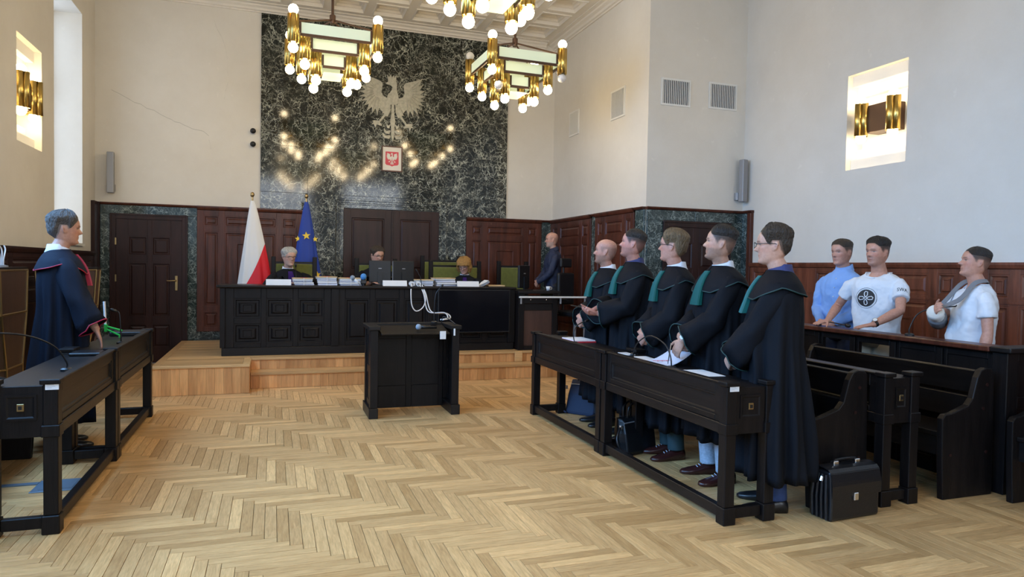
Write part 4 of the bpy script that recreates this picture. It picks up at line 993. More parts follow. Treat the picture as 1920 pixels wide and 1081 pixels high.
monitor('left one of two black monitors standing before the middle judge', 1.395, 9.56, 0.30, 0.30, ZB, -0.12, 0.045)
mo = monitor('right one of two black monitors standing before the middle judge', 1.715, 9.54, 0.30, 0.30, ZB, 0.10, 0.045)
box(-0.154, -0.1505, -0.018, 0.018, 0.05, 0.34).build('edge_strip', 'grey_metal', mo)
box(1.545, 1.56, 9.50, 9.52, ZB+0.07, ZB+0.33).build('x', 'grey_metal') if False else None
monitor('black monitor on the clerk desk beside the standing man', 3.45, 9.40, 0.24, 0.33, ZP+0.84, 0.55, 0.03)
bm = thing('press_microphone', 'press microphone with a blue foam head on the bench', 'microphone', (1.16, 9.46, ZB))
MB().sphere((0, 0, 0.12), 0.042, 16, 12, (1, 1, 1.1)).build('foam_head', 'mic_blue', bm, smooth=True)
MB().tube([(0, 0, 0.0), (0, 0, 0.085)], 0.022, 12).build('body', 'black_plastic', bm)
box(-0.035, 0.035, -0.03, 0.03, 0.03, 0.075).build('logo_cube', 'glass_dark', bm, bevel=0.004)
pm2 = thing('press_microphone', 'slanting press microphone with a white flag beside the blue one', 'microphone', (1.06, 9.46, ZB))
MB().tube([(0.06, 0.02, 0.01), (-0.02, 0, 0.085)], 0.02, 12).build('body', 'white_plastic', pm2, smooth=True)
MB().sphere((-0.045, 0, 0.105), 0.034, 14, 10).build('foam_head', 'foam_grey', pm2, smooth=True)
wd = thing('speaker_pair', 'pair of white round speakers with cables on the bench edge', 'speaker', (1.83, 9.30, ZB))
for x in (-0.04, 0.045):
    MB().tube([(x, -0.035, 0.035), (x, 0.05, 0.035)], 0.034, 18).build('shell', 'white_plastic', wd)
    MB().tube([(x, -0.039, 0.03), (x, -0.0355, 0.03)], 0.017, 14).build('cone', 'grey_metal', wd)
cab = MB().tube(spline([(-0.055, -0.06, 0.03), (-0.075, -0.13, -0.08), (-0.06, -0.13, -0.25), (0.0, -0.13, -0.33), (0.09, -0.13, -0.28), (0.125, -0.13, -0.16), (0.09, -0.08, 0.01)], 6), 0.008, 8); cab.build('cable', 'white_plastic', wd, smooth=True)
MB().tube(spline([(0.06, -0.06, 0.02), (0.10, -0.13, -0.10), (0.15, -0.20, -0.33), (0.20, -0.9, -0.30), (0.0, -1.9, -0.29), (-0.13, -2.12, -0.29)], 8), 0.008, 8).build('cable', 'white_plastic', wd, smooth=True)
MB().tube(spline([(0.09, -0.06, 0.02), (0.13, -0.13, -0.10), (0.19, -0.20, -0.33), (0.23, -0.9, -0.31), (0.03, -1.9, -0.29), (-0.11, -2.13, -0.29)], 8), 0.008, 8).build('cable', 'white_plastic', wd, smooth=True)
gooseneck('thin gooseneck microphone rising before the file stacks', (1.96, 9.46, ZB), [(0, 0, 0.015), (-0.02, 0, 0.12), (-0.06, 0.02, 0.20)], 0.008)
gooseneck('gooseneck microphone in front of the white-haired judge', (0.30, 9.60, ZB), [(0, 0, 0.015), (-0.01, 0.02, 0.14), (-0.015, 0.0, 0.24)], 0.014)
cp = thing('coffee_cup', 'white cup beside the hands of the standing man', 'cup', (3.78, 9.25, ZP+0.841))
MB().lathe([(0.024, 0), (0.032, 0.03), (0.035, 0.06), (0.031, 0.06), (0.027, 0.01)], 18).build('bowl', 'white_plastic', cp, smooth=True)
MB().tube(spline([(0.033, 0, 0.05), (0.055, 0, 0.045), (0.05, 0, 0.02), (0.03, 0, 0.015)], 4), 0.004, 6).build('cup_handle', 'white_plastic', cp)

# ================================================================ THINGS ON AND UNDER THE COUNSEL DESKS
ZD = 0.845-0.031
def sheet(label, name, pts, z, mat='paper', th=0.002, cat='paper', lift=None, group=None):
    return tag(MB().prism(pts, 'z', z, z+th).build(name, mat), label, cat, group)
rf = thing('red_folder', 'red folder with white sheets on the far right desk', 'folder', (2.74, 5.93, ZD))
box(-0.11, 0.11, -0.16, 0.16, 0, 0.012).build('cover', 'red_paper', rf); box(-0.10, 0.105, -0.15, 0.155, 0.0121, 0.022).build('sheets', 'paper', rf)
gooseneck('gooseneck microphone bending over the red folder', (2.605, 5.72, ZD), [(0, 0, 0.015), (-0.01, 0, 0.10), (0.04, 0.02, 0.17), (0.13, 0.05, 0.20)])
tag(box(2.66, 2.74, 4.92-0.08, 4.92+0.07, ZD, ZD+0.01).build('smartphone', 'white_plastic', bevel=0.003), 'white smartphone lying at the far end of the near desk', 'phone')
sheet('white sheet lying under the curled envelope', 'paper_sheet', [(2.60, 4.56), (2.78, 4.54), (2.80, 4.78), (2.62, 4.80)], ZD)
sheet('white sheet at the near end of the right desk', 'paper_sheet', [(2.63, 3.78), (2.80, 3.76), (2.82, 4.05), (2.65, 4.07)], ZD)
env = MB(); rows_ = []
for t in np.linspace(0, 1, 10):
    x = 2.60+0.24*t; z = ZD+0.004+0.075*(max(0, t-0.25)/0.75)**1.5
    rows_.append([(x, 4.20, z+0.02*t), (x+0.01, 4.52, z), (x+0.01, 4.52, z+0.003), (x, 4.20, z+0.02*t+0.003)])
env.loft(rows_); eo = thing('envelope', 'large curled grey envelope with red writing on the near desk', 'envelope')
env.build('paper_body', 'paper_blue', eo, smooth=False)
wr_ = MB()
for k in range(4): wr_.tube(spline([(2.66+0.02*k, 4.44-0.03*k, ZD+0.016+0.004*k), (2.672+0.02*k, 4.40-0.03*k, ZD+0.02+0.004*k), (2.664+0.02*k, 4.37-0.03*k, ZD+0.019+0.004*k)], 4), 0.0016, 5)
wr_.build('red_scribble', 'red_paper', eo)
gooseneck('gooseneck microphone arching across the curled envelope', (2.63, 4.14, ZD), [(0, 0, 0.015), (-0.005, 0.01, 0.09), (0.0, 0.10, 0.165), (0.0, 0.30, 0.20), (-0.01, 0.46, 0.13), (-0.015, 0.52, 0.04)], 0.016)
gooseneck('long gooseneck microphone on the near left desk', (-1.20, 4.89, ZD), [(0, 0, 0.015), (0.0, -0.01, 0.06), (-0.06, -0.07, 0.17), (-0.20, -0.20, 0.25), (-0.45, -0.36, 0.27)])
gooseneck('gooseneck microphone with pale tip on the far left desk', (-1.185, 6.42, ZD), [(0, 0, 0.015), (-0.005, 0, 0.15), (-0.015, 0.01, 0.25), (-0.04, 0.01, 0.27)])
gooseneck('gooseneck microphone standing tall on the dock handrail', (4.80, 4.12, 1.012), [(0, 0, 0.015), (0.0, 0.0, 0.06), (0.04, -0.03, 0.17), (0.10, -0.10, 0.22), (0.20, -0.24, 0.25)], 0.014)
gooseneck('gooseneck microphone lying low along the dock handrail', (4.80, 5.10, 1.012), [(0, 0, 0.015), (-0.01, -0.05, 0.035), (-0.01, -0.2, 0.04), (-0.02, -0.36, 0.03)], 0.016)
tag(box(-1.37, -1.17, 5.62, 5.80, ZD, ZD+0.022).build('black_case', 'leather', bevel=0.006), 'flat black case on the left desk under the robed man\'s hand', 'case')
gl_ = thing('phone_stand', 'bright green plastic stand beside the robed man', 'stand', (-1.36, 6.95, ZD))
MB().tube([(-0.04, 0, 0.10), (0.09, -0.02, 0.06)], 0.009, 8).build('arm', 'green_plastic', gl_); MB().tube([(-0.04, 0.0, 0.075), (0.07, -0.03, 0.02), (0.07, -0.03, 0.0)], 0.009, 8).build('arm', 'green_plastic', gl_)
box(-0.055, -0.03, -0.012, 0.012, 0.05, 0.12).build('joint', 'green_plastic', gl_, bevel=0.004); MB().tube([(-0.045, 0, 0.10), (-0.06, 0.02, 0.32)], 0.010, 8).build('upright', 'white_plastic', gl_)
tag(box(-1.40, -1.14, 7.06, 7.32, ZD, ZD+0.035).build('black_laptop', 'black_plastic', bevel=0.006), 'closed black laptop on the far end of the left desk', 'laptop')
def sticker(label, loc, rz):
    e = thing('inventory_sticker', label, 'sticker', loc, rz, 'inventory stickers')
    box(-0.032, 0.032, -0.0012, -0.0002, -0.018, 0.018).build('card', 'paper', e)
    for k, w in enumerate((0.022, 0.026, 0.016)): box(-0.026, -0.026+w*1.6, -0.0018, -0.0013, 0.008-0.008*k, 0.010-0.008*k).build('print_line', 'card_print', e)
sticker('white inventory sticker on the end of the right desk', (2.565, 3.358, 0.812), 0)
sticker('white inventory sticker on the end of the left desk', (-1.128, 4.318, 0.812), 0)

# floor sockets
fb = thing('floor_socket', 'blue-grey floor socket plate with duct under the left desk', 'floor socket', (-1.30, 5.25, 0.0))
box(-0.17, 0.10, -0.13, 0.13, 0.0005, 0.006).build('plate', 'steel_blue', fb, bevel=0.002); box(-0.13, 0.06, -0.09, 0.09, 0.0061, 0.008).build('lid', 'steel_blue', fb)
box(-0.75, -0.171, 0.05, 0.10, 0.0005, 0.007).build('duct_strip', 'steel_blue', fb)

# ---- bags
def briefcase(label, loc, rz):
    e = thing('briefcase', label, 'bag', loc, rz)
    W_, D_, H_ = 0.40, 0.17, 0.31
    rings = []
    for z, k in ((0, 0.94), (0.02, 1.0), (0.15, 1.0), (0.26, 0.93), (0.30, 0.80)):
        rings.append([(-W_/2, -D_/2*k, z), (W_/2, -D_/2*k, z), (W_/2, D_/2*k, z), (-W_/2, D_/2*k, z)])
    MB().loft(rings).build('body', 'leather', e, bevel=0.012, seg=2)
    for k in range(4):
        y = -D_/2+0.03+k*0.035
        for s in (-1, 1): MB().tube([(s*(W_/2+0.004), y, 0.01), (s*(W_/2+0.012), y, 0.14), (s*(W_/2+0.002), y*0.8, 0.28)], 0.011, 6).build('gusset_fold', 'leather', e)
    fl = []
    for a in np.linspace(0, 1, 12):
        if a < 0.4: y, z = D_/2*0.86-a/0.4*D_*0.84, 0.303+0.016*math.sin(a/0.4*PI)
        else: t = (a-0.4)/0.6; y, z = -D_/2*(0.84+0.22*min(1, t*2)), 0.303-0.155*t
        fl.append([(-W_/2-0.004, y-0.004, z), (W_/2+0.004, y-0.004, z), (W_/2+0.004, y-0.001, z+0.006), (-W_/2-0.004, y-0.001, z+0.006)])
    MB().loft(fl).build('flap', 'leather', e, smooth=False)
    for x in (-0.012,): box(x-0.018, x+0.018, -D_/2-0.018, -D_/2-0.0, 0.12, 0.168).build('lock', 'chrome', e, bevel=0.004)
    h = MB().tube(spline([(-0.09, 0, 0.318), (-0.085, 0, 0.345), (0, 0, 0.352), (0.085, 0, 0.345), (0.09, 0, 0.318)], 5), 0.010, 8).build('handle', 'leather', e, smooth=True)
    for x in (-0.09, 0.09): box(x-0.02, x+0.02, -0.016, 0.016, 0.312, 0.345).build('handle_clasp', 'chrome', e, bevel=0.004)
    box(-0.022, 0.022, -D_/2-0.0125, -D_/2-0.009, 0.15, 0.30).build('strap', 'leather', e) if False else None
    MB().tube([(-W_/2-0.01, -0.02, 0.265), (-W_/2-0.02, -0.02, 0.24)], 0.012, 8).build('side_ring', 'chrome', e)
briefcase('black leather briefcase on the floor at the end of the pew', (3.37, 3.315, 0), 0.06)
def soft_bag(name, label, loc, rz, mat, W_, D_, H_, lean):
    e = thing(name, label, 'bag', loc, rz)
    rings = []
    for z, k in ((0, 0.9), (0.03, 1.0), (H_*0.6, 0.98), (H_*0.92, 0.75), (H_, 0.5)):
        o = lean*z/H_
        rings.append([(W_/2*sx*(0.98 if k > 0.9 else 0.93)*a, o+D_/2*k*sy*b, z) for sx, sy, a, b in ((-1, -1, 0.9, 1), (0, -1, 1, 1.06), (1, -1, 0.9, 1), (1, 0, 1.04, 1), (1, 1, 0.9, 1), (0, 1, 1, 1.06), (-1, 1, 0.9, 1), (-1, 0, 1.04, 1))])
    MB().loft(rings).build('body', mat, e, bevel=0.01, seg=2)
    for s in (-1, 1): MB().tube(spline([(-0.09, lean+s*0.02, H_-0.03), (-0.08, lean+s*0.03, H_+0.08), (0.0, lean+s*0.03, H_+0.12), (0.08, lean+s*0.03, H_+0.08), (0.09, lean+s*0.02, H_-0.03)], 5), 0.009, 8).build('handle', mat, e, smooth=True)
    MB().tube([(-W_*0.42, lean*0.8-D_/2*0.7, H_*0.88), (0, lean*0.8-D_/2*0.76, H_*0.9), (W_*0.42, lean*0.8-D_/2*0.7, H_*0.88)], 0.005, 6).build('zip', 'grey_metal', e)
    MB().tube(spline([(-W_/2, 0, H_*0.8), (-W_/2-0.07, -0.03, H_*0.5), (-W_/2-0.05, -0.06, H_*0.2), (-W_/2+0.05, -D_/2-0.02, 0.012)], 6), 0.010, 8).build('shoulder_strap', mat, e, smooth=True)
    for s in (-1, 1): MB().tube([(s*W_*0.5, 0, H_*0.74), (s*W_*0.5, 0, H_*0.84)], 0.014, 8).build('buckle', 'chrome', e)
soft_bag('leather_bag', 'glossy black leather bag under the near right desk', (2.84, 4.96, 0), 0.30, 'leather', 0.38, 0.14, 0.29, 0.05)
soft_bag('laptop_bag', 'dark blue laptop bag leaning under the far right desk', (3.02, 6.42, 0), -0.9, 'blue_fabric', 0.36, 0.13, 0.33, 0.12)
# ---- wooden display lecterns by the left wall
def tall_stand(label, x, y, rz=0.0, ln=1.0, dp=1.0):
    e = thing('wooden_stand', label, 'stand', (x, y, 0), rz, 'brass-edged wooden stands')
    prof = [(0.30, 0.0), (0.32, 0.55), (0.50, 1.02), (0.55, 1.40)]
    cs = [[(s*0.5+0.0, 0) for s in (-1, 1)]]
    rings = [[(-0.16*dp, -w*ln, z), (0.05*dp, -w*ln, z), (0.18*dp, -w*0.62*ln, z), (0.18*dp, w*0.62*ln, z), (0.05*dp, w*ln, z), (-0.16*dp, w*ln, z)] for w, z in prof]
    MB().loft(rings).build('body', 'stand_wood', e)
    top = [(a*1.03, b*1.03, 1.401) for a, b, c in rings[-1]]; MB().loft([top, [(a, b, 1.425) for a, b, c in top]]).build('top', 'black_wood', e)
    for i in range(6):
        for k in range(3):
            MB().tube([rings[k][i], rings[k+1][i]], 0.011, 6).build('brass_edge', 'old_brass', e)
    for k in (1, 2, 3): MB().tube([rings[k][j] for j in (0, 1, 2, 3, 4, 5)], 0.010, 6).build('brass_edge', 'old_brass', e)
tall_stand('brown wooden stand with brass edges at the left picture edge', -2.255, 7.12, 0, 1.0, 0.62)
tall_stand('brown wooden stand with brass edges half hidden behind the robed man', -2.03, 8.30, -PI/2, 0.5, 0.8)
pt = thing('wire_rack', 'small white wire holder on the brown stand at the left edge', 'rack', (-2.23, 7.10, 1.4255))
MB().lathe([(0.05, 0), (0.05, 0.015), (0.015, 0.02)], 16).build('foot', 'grey_metal', pt)
for k in range(4): MB().tube(spline([(0.01*k-0.015, 0.0, 0.015), (0.012*k-0.02, 0.0, 0.07), (0.02*k-0.04, 0.02*k-0.03, 0.15), (0.02*k-0.05, 0.05*k-0.12, 0.19)], 5), 0.006, 6).build('wire', 'white_plastic', pt)
# ================================================================ PEOPLE
m_, nt_, b_ = new_mat('skin')
at = nt_.nodes.new('ShaderNodeAttribute'); at.attribute_name = 'tone'; sk_n = noise(nt_, coords(nt_), 55, 4); sk_r = ramp(nt_, [(0.3, (0.80, 0.74, 0.72)), (0.7, (1, 1, 1))]); nt_.links.new(sk_n.outputs[0], sk_r.inputs[0]); nt_.links.new(mixc(nt_, 0.8, at.outputs[0], sk_r.outputs[0], 'MULTIPLY'), b_.inputs['Base Color'])
b_.inputs['Roughness'].default_value = 0.5; b_.inputs['Subsurface Weight'].default_value = 0.08; b_.inputs['Subsurface Radius'].default_value = (0.012, 0.005, 0.003)
def hair_mat(name, c):
    m, nt, b = new_mat(name); v = coords(nt, (60, 60, 9)); n = noise(nt, v, 3.0, 3)
    r = ramp(nt, [(0.3, tuple(x*0.55 for x in c)), (0.7, tuple(min(1, x*1.5) for x in c))]); nt.links.new(n.outputs[0], r.inputs[0]); nt.links.new(r.outputs[0], b.inputs['Base Color'])
    b.inputs['Roughness'].default_value = 0.55; bump(nt, b, n.outputs[0], 0.9, 0.02)
for nm, c in (('hair_dark', (0.020, 0.014, 0.010)), ('hair_brown', (0.045, 0.030, 0.018)), ('hair_sandy', (0.17, 0.115, 0.06)), ('hair_grey', (0.115, 0.10, 0.09)), ('hair_white', (0.52, 0.50, 0.45)), ('hair_blond', (0.42, 0.22, 0.06)), ('hair_buzz', (0.20, 0.14, 0.11))): hair_mat(nm, c)
HT = np.array([0.00, 0.05, 0.12, 0.20, 0.28, 0.36, 0.45, 0.52, 0.60, 0.70, 0.80, 0.88, 0.95, 0.985, 1.0])
HF = np.array([0.055, 0.078, 0.084, 0.081, 0.083, 0.084, 0.086, 0.084, 0.090, 0.089, 0.081, 0.066, 0.043, 0.024, 0.004])
HB = np.array([0.000, 0.022, 0.045, 0.064, 0.080, 0.090, 0.096, 0.100, 0.103, 0.105, 0.100, 0.087, 0.062, 0.036, 0.008])
HW = np.array([0.020, 0.042, 0.054, 0.061, 0.065, 0.069, 0.073, 0.075, 0.076, 0.078, 0.076, 0.067, 0.048, 0.028, 0.005])
HH = 0.235
def head_pt(t, a, wide=1.0):
    w, f, b = np.interp(t, HT, HW)*wide, np.interp(t, HT, HF), np.interp(t, HT, HB)
    s, c = np.sin(a), np.cos(a); e = 0.88
    x = w*np.sign(s)*np.abs(s)**e; y = np.where(c > 0, -f*np.abs(c)**e, b*np.abs(c)**e)
    g = lambda u, m, q: np.exp(-((u-m)/q)**2)
    N = np.clip((0.565-t)/0.18, 0, 1)*np.clip((t-0.335)/0.04, 0, 1)
    d = 0.031*N*np.exp(-(x/(0.008+0.007*N))**2) + 0.005*g(t, .60, .03)*np.exp(-(x/.045)**2)
    d = d - 0.011*g(t, .525, .035)*(g(x, .033, .016)+g(x, -.033, .016)) + 0.0045*g(t, .525, .02)*(g(x, .033, .010)+g(x, -.033, .010))
    d = d + 0.006*g(t, .268, .018)*g(x, 0, .022) + 0.006*g(t, .213, .02)*g(x, 0, .02) - 0.005*g(t, .24, .010)*g(x, 0, .024)
    d = d - 0.005*g(t, .165, .022)*g(x, 0, .025) + 0.007*g(t, .085, .05)*g(x, 0, .026) + 0.003*g(t, .42, .06)*(g(x, .045, .02)+g(x, -.045, .02))
    y = y - np.where(c > 0.05, d, 0)
    return x, y, t*HH
def ik(S, Wt, a, b, pole):
    S, Wt, pole = Vector(S), Vector(Wt), Vector(pole); D = Wt-S; L = min(D.length, (a+b)*0.995); u = D.normalized(); Wt = S+u*L
    x = (a*a-b*b+L*L)/(2*L); h = math.sqrt(max(0, a*a-x*x)); p = (pole-u*pole.dot(u)).normalized()
    return S+u*x+p*h, Wt
def hand(mb, Wt, d, n, thumb, k=1.0, curl=0.5, spread=1.0):
    Wt, d, n = Vector(Wt), Vector(d).normalized(), Vector(n); n = (n-d*n.dot(d)).normalized(); s = d.cross(n)*thumb
    rings = []
    for q, w, th in ((-0.03, 0.026, 0.020), (0.0, 0.027, 0.019), (0.03, 0.037, 0.017), (0.06, 0.042, 0.015), (0.088, 0.041, 0.012), (0.096, 0.034, 0.007)):
        c = Wt+d*q*k; rings.append([c+(s*math.cos(2*PI*j/12)*w+n*math.sin(2*PI*j/12)*th)*k for j in range(12)])
    mb.loft(rings)
    for i, (o, L_) in enumerate(((0.030, 0.070), (0.010, 0.080), (-0.011, 0.075), (-0.031, 0.058))):
        p = Wt+d*0.084*k+s*o*k; dd = (d+s*o*1.6*spread).normalized(); P = [p]; ax = s
        for j, q in enumerate((0.45, 0.32, 0.23)):
            ang = curl*(0.7, 1.0, 0.7)[j]; dd = (dd*math.cos(ang)+n*math.sin(ang)).normalized(); p = p+dd*L_*q*k; P.append(p)
        mb.tube(P, [0.0095*k, 0.009*k, 0.008*k, 0.0058*k], 8)
    p = Wt+d*0.018*k+s*0.024*k; P = [p]; dd = (d*0.72+s*0.7+n*0.25).normalized()
    for q, bend in ((0.045, 0.0), (0.034, 0.35), (0.026, 0.3)):
        dd = (dd-s*bend*0.6+n*bend*0.3).normalized(); p = p+dd*q*k; P.append(p)
    mb.tube(P, [0.014*k, 0.012*k, 0.010*k, 0.007*k], 8)
def sm(x, a, b): t = np.clip((x-a)/(b-a), 0, 1); return t*t*(3-2*t)
def shoe(mb, c, yawf, k=1.0):
    R = Matrix.Rotation(yawf, 3, 'Z'); rings = []
    for y, w, h, z0 in ((0.085, 0.022, 0.060, 0.004), (0.075, 0.034, 0.085, 0.002), (0.03, 0.037, 0.095, 0.0), (-0.03, 0.037, 0.080, 0.0), (-0.08, 0.045, 0.058, 0.0), (-0.14, 0.048, 0.045, 0.0), (-0.185, 0.036, 0.034, 0.002), (-0.205, 0.014, 0.022, 0.006)):
        ring = []
        for j in range(12):
            a = 2*PI*j/12; x = w*math.cos(a); z = z0+(h-z0)*(0.5+0.5*math.sin(a)) if math.sin(a) > -0.35 else z0
            ring.append(Vector(c)+R @ Vector((x, y, z))*k)
        rings.append(ring)
    mb.loft(rings)
def person(label, loc, rz, H=1.80, outfit='robe', armR=None, armL=None, head=(0, 0, 0), skin=(0.56, 0.30, 0.21), hair=None, beard=None, glasses=False,
           mats=None, girth=1.0, belly=0.0, seated=False, feet=0.10, footyaw=0.0, vox=0.0058, hem=0.24, cat='person', wide=1.0, group='people in the courtroom', deci=0.5):
    k = H/1.80; M_ = dict(robe='robe_black', trim='robe_trim', jabot='jabot_green', shirt='shirt_white', trousers='trouser_dark', shoe='dark_leather', hair='hair_brown'); M_.update(mats or {})
    e = thing('person', label, cat, loc, rz, group)
    zo = -0.41*k if seated else 0.0
    S = {-1: Vector((-0.178*k*min(girth, 1.1), 0.004, 1.415*k+zo)), 1: Vector((0.178*k*min(girth, 1.1), 0.004, 1.415*k+zo))}
    arms = {}
    for sd, A in ((-1, armR), (1, armL)):
        if A is None: A = ((sd*0.26*k, 0.02, 0.86*k+zo), (sd*0.4, 1, 0), (0, -0.15, -1), (-sd, 0, 0), 0.35)
        el, wr = ik(S[sd], A[0], 0.30*k, 0.262*k, A[1]); arms[sd] = (S[sd], el, wr, Vector(A[2]), Vector(A[3]), A[4] if len(A) > 4 else 0.4)
    # ---- body: one continuous skin
    mb = MB()
    ts = np.concatenate([np.linspace(0, 0.94, 44), [0.96, 0.975, 0.988, 0.996, 1.0]]); an = np.linspace(0, 2*PI, 64, endpoint=False)
    hs = k*1.035; piv = Vector((0, -0.022*k, H-HH*hs-0.012*k+zo)); Rh = (Matrix.Rotation(head[0], 3, 'Z') @ Matrix.Rotation(head[1], 3, 'X') @ Matrix.Rotation(head[2], 3, 'Y'))
    def hw(x, y, z): return piv + Rh @ (Vector((x, y, z))*hs)
    hr = []
    for t in ts:
        x, y, z = head_pt(np.full(64, t), an, wide); hr.append([hw(x[j], y[j], z[j]) for j in range(64)])
    mb.loft(hr)
    for sd in (-1, 1):
        ear = []
        for q in range(9):
            ph = q/8*PI; rr = math.sin(ph)
            ear.append([hw(sd*(0.0735*wide+0.010*(0.6+0.4*math.cos(ps))*1.0+0.004*math.cos(ps)*rr), 0.016+0.020*rr*math.sin(ps)+0.004, 0.108+0.034*math.cos(PI-ph)+0.006) if False else hw(sd*(0.070*wide+0.008*rr*math.cos(ps)+0.013*max(0, math.sin(ps))*rr), 0.012+0.017*rr*math.sin(ps)-0.006*math.cos(ph), 0.113-0.031*math.cos(ph)) for ps in np.linspace(0, 2*PI, 10, endpoint=False)])
        mb.loft(ear[1:-1])
    mb.tube([(0, 0.03*k, 1.42*k+zo), (0, 0.022*k, 1.50*k+zo), piv+Rh @ Vector((0, 0.010, 0.03))*k, piv+Rh @ Vector((0, 0.005, 0.09))*k], [0.064*k*max(1, girth*.97), 0.058*k*max(1, girth*.97), 0.056*k, 0.05*k], 16)
    tor = [(0.86, 0.13, 0.085), (0.95, 0.15, 0.095), (1.08, 0.135, 0.085), (1.25, 0.15, 0.095), (1.36, 0.140, 0.085), (1.41, 0.115, 0.070), (1.45, 0.090, 0.062), (1.49, 0.060, 0.05)]
    mb.loft([[(w*k*math.cos(a), 0.01+d*k*math.sin(a), z*k+zo) for a in np.linspace(0, 2*PI, 20, endpoint=False)] for z, w, d in tor])
    for sd, (s_, el, wr, fd_, pn, cu_) in arms.items():
        ft = (wr-el); u1 = (el-s_)
        mb.tube([s_-u1*0.02+Vector((-sd*0.06, 0, -0.03)), s_+u1*0.10+Vector((-sd*0.006, 0, -0.008)), s_+u1*0.45, s_+u1*0.8, el, el+ft*0.22, el+ft*0.6, wr-ft*0.06, wr+ft*0.04], [r*k for r in (0.030, 0.034, 0.044, 0.041, 0.038, 0.043, 0.036, 0.027, 0.024)], 14)
        hand(mb, wr, fd_, pn, 1 if sd < 0 else -1, k*0.98, cu_)
    fx = feet*k
    for sd in (-1, 1):
        if seated: J = [(sd*0.09*k, 0.02, 0.93*k+zo), (sd*0.10*k, -0.40*k, 0.95*k+zo), (sd*0.10*k, -0.42*k, 0.10), (sd*0.10*k, -0.44*k, 0.05)]
        else: J = [(sd*0.085*k, 0.01, 0.93*k), (sd*(0.03+fx*0.7), -0.012, 0.50*k), (sd*fx, 0.02, 0.10*k), (sd*fx, 0.015, 0.05)]
        J = [Vector(q) for q in J]; mb.tube([J[0], J[0]*0.5+J[1]*0.5, J[1], J[1]*0.6+J[2]*0.4, J[2], J[3]], [r*k for r in (0.075, 0.068, 0.050, 0.046, 0.030, 0.022)], 14)
        c = J[3]; mb.loft([[(c.x+w*math.cos(a)*k, c.y+dy, 0.030+0.012*math.sin(a)) for a in np.linspace(0, 2*PI, 10, endpoint=False)] for dy, w in ((0.04, 0.014), (0.0, 0.018), (-0.09, 0.020), (-0.13, 0.012))])
    tmp = bpy.data.objects.new('tmp', mb.mesh('tmp')); COL.objects.link(tmp)
    r_ = tmp.modifiers.new('r', 'REMESH'); r_.mode = 'VOXEL'; r_.voxel_size = vox; r_.adaptivity = 0
    s2 = tmp.modifiers.new('s', 'SMOOTH'); s2.factor = 0.5; s2.iterations = 2
    if deci < 1: d_ = tmp.modifiers.new('d', 'DECIMATE'); d_.ratio = deci
    dg = bpy.context.evaluated_depsgraph_get(); dg.update(); me = bpy.data.meshes.new_from_object(tmp.evaluated_get(dg)); me.name = 'body'
    old = tmp.data; bpy.data.objects.remove(tmp); bpy.data.meshes.remove(old); me.materials.clear()
    n = len(me.vertices); co = np.empty(n*3); me.vertices.foreach_get('co', co); co = co.reshape(-1, 3)
    Ri = np.array(Rh.inverted()); lc_ = ((co-np.array(piv))/hs) @ Ri.T; X, Y_, T = lc_[:, 0], lc_[:, 1], lc_[:, 2]/HH
    col = np.tile(np.array(skin), (n, 1)); fr = (Y_ < 0.0) & (T > -0.05)
    def blend(mask, c, amt=1.0):
        global_ = (mask*amt)[:, None]; col[:] = col*(1-global_)+np.array(c)*global_
    G = lambda u, m, q: np.exp(-((u-m)/q)**2)
    blend(fr*G(T, .40, .09)*(G(X, .045, .022)+G(X, -.045, .022))*0.5, (skin[0]*1.02, skin[1]*0.72, skin[2]*0.68))
    if beard is not None:
        reg = sm(-Y_, -0.045, 0.0)*sm(0.375-T, 0.0, 0.06)*sm(T, -0.12, -0.02)*(1-0.8*G(T, .24, .045)*G(X, 0, .028)*(Y_ < -0.06))
        blend(reg, beard[:3], beard[3])
    blend(fr*G(T, .243, .030)*G(X, 0, .022)*(Y_ < -0.07), (skin[0]*0.80, skin[1]*0.55, skin[2]*0.55), 0.7)
    blend(fr*G(T, .24, .009)*G(X, 0, .022)*(Y_ < -0.07), (0.10, 0.03, 0.03), 0.8)
    br = MATS[M_['hair'] if hair and not hair.get('bald') else 'hair_brown']
    bc = {'hair_white': (0.30, 0.27, 0.24), 'hair_grey': (0.09, 0.08, 0.07), 'hair_blond': (0.22, 0.12, 0.05), 'hair_sandy': (0.13, 0.085, 0.05)}.get(M_['hair'], (0.03, 0.02, 0.015))
    for sx in (-1, 1):
        blend(fr*G(T, .612-0.02*np.abs((X*sx-0.03)/0.02)**2*0.3, .016)*sm(X*sx, .010, .016)*sm(.052-X*sx, 0, .008), bc, 0.85)
        blend(fr*G(T, .528, .020)*G(X*sx, .033, .013), (0.55, 0.50, 0.47), 0.85)
        blend(fr*G(T, .528, .020)*G(X*sx, .033, .0058), (0.03, 0.025, 0.02), 0.95)
        blend(fr*G(T, .550, .009)*G(X*sx, .033, .014), (0.08, 0.04, 0.03), 0.8)
    blend(G(T, .36, .02)*(G(X, .008, .004)+G(X, -.008, .004))*(Y_ < -0.09), (0.15, 0.06, 0.05), 0.6)
    if hair:
        hl = dict(front=0.83, temple=0.76, back=0.20, side_len=0.50); hl.update(hair); ang = np.abs(np.degrees(np.arctan2(X, -Y_)))
        ln = np.interp(ang, [0, 25, 46, 58, 72, 80, 87, 112, 124, 145, 180], [hl['front'], hl['front'], hl['temple'], hl['temple']-0.07, hl['side_len']+0.02, hl['side_len'], 0.60, 0.60, hl['back']+0.18, hl['back']+0.05, hl['back']])
        mt = sm(T, ln-0.03, ln+0.04)*(np.abs(X) < 0.0795*wide)
        if hl.get('bald'): mt = mt*sm(hl['bald']-T, 0.0, 0.10)*0.45
        if hl.get('fade'): mt = mt*(0.72+0.28*sm(T, 0.50, 0.66))
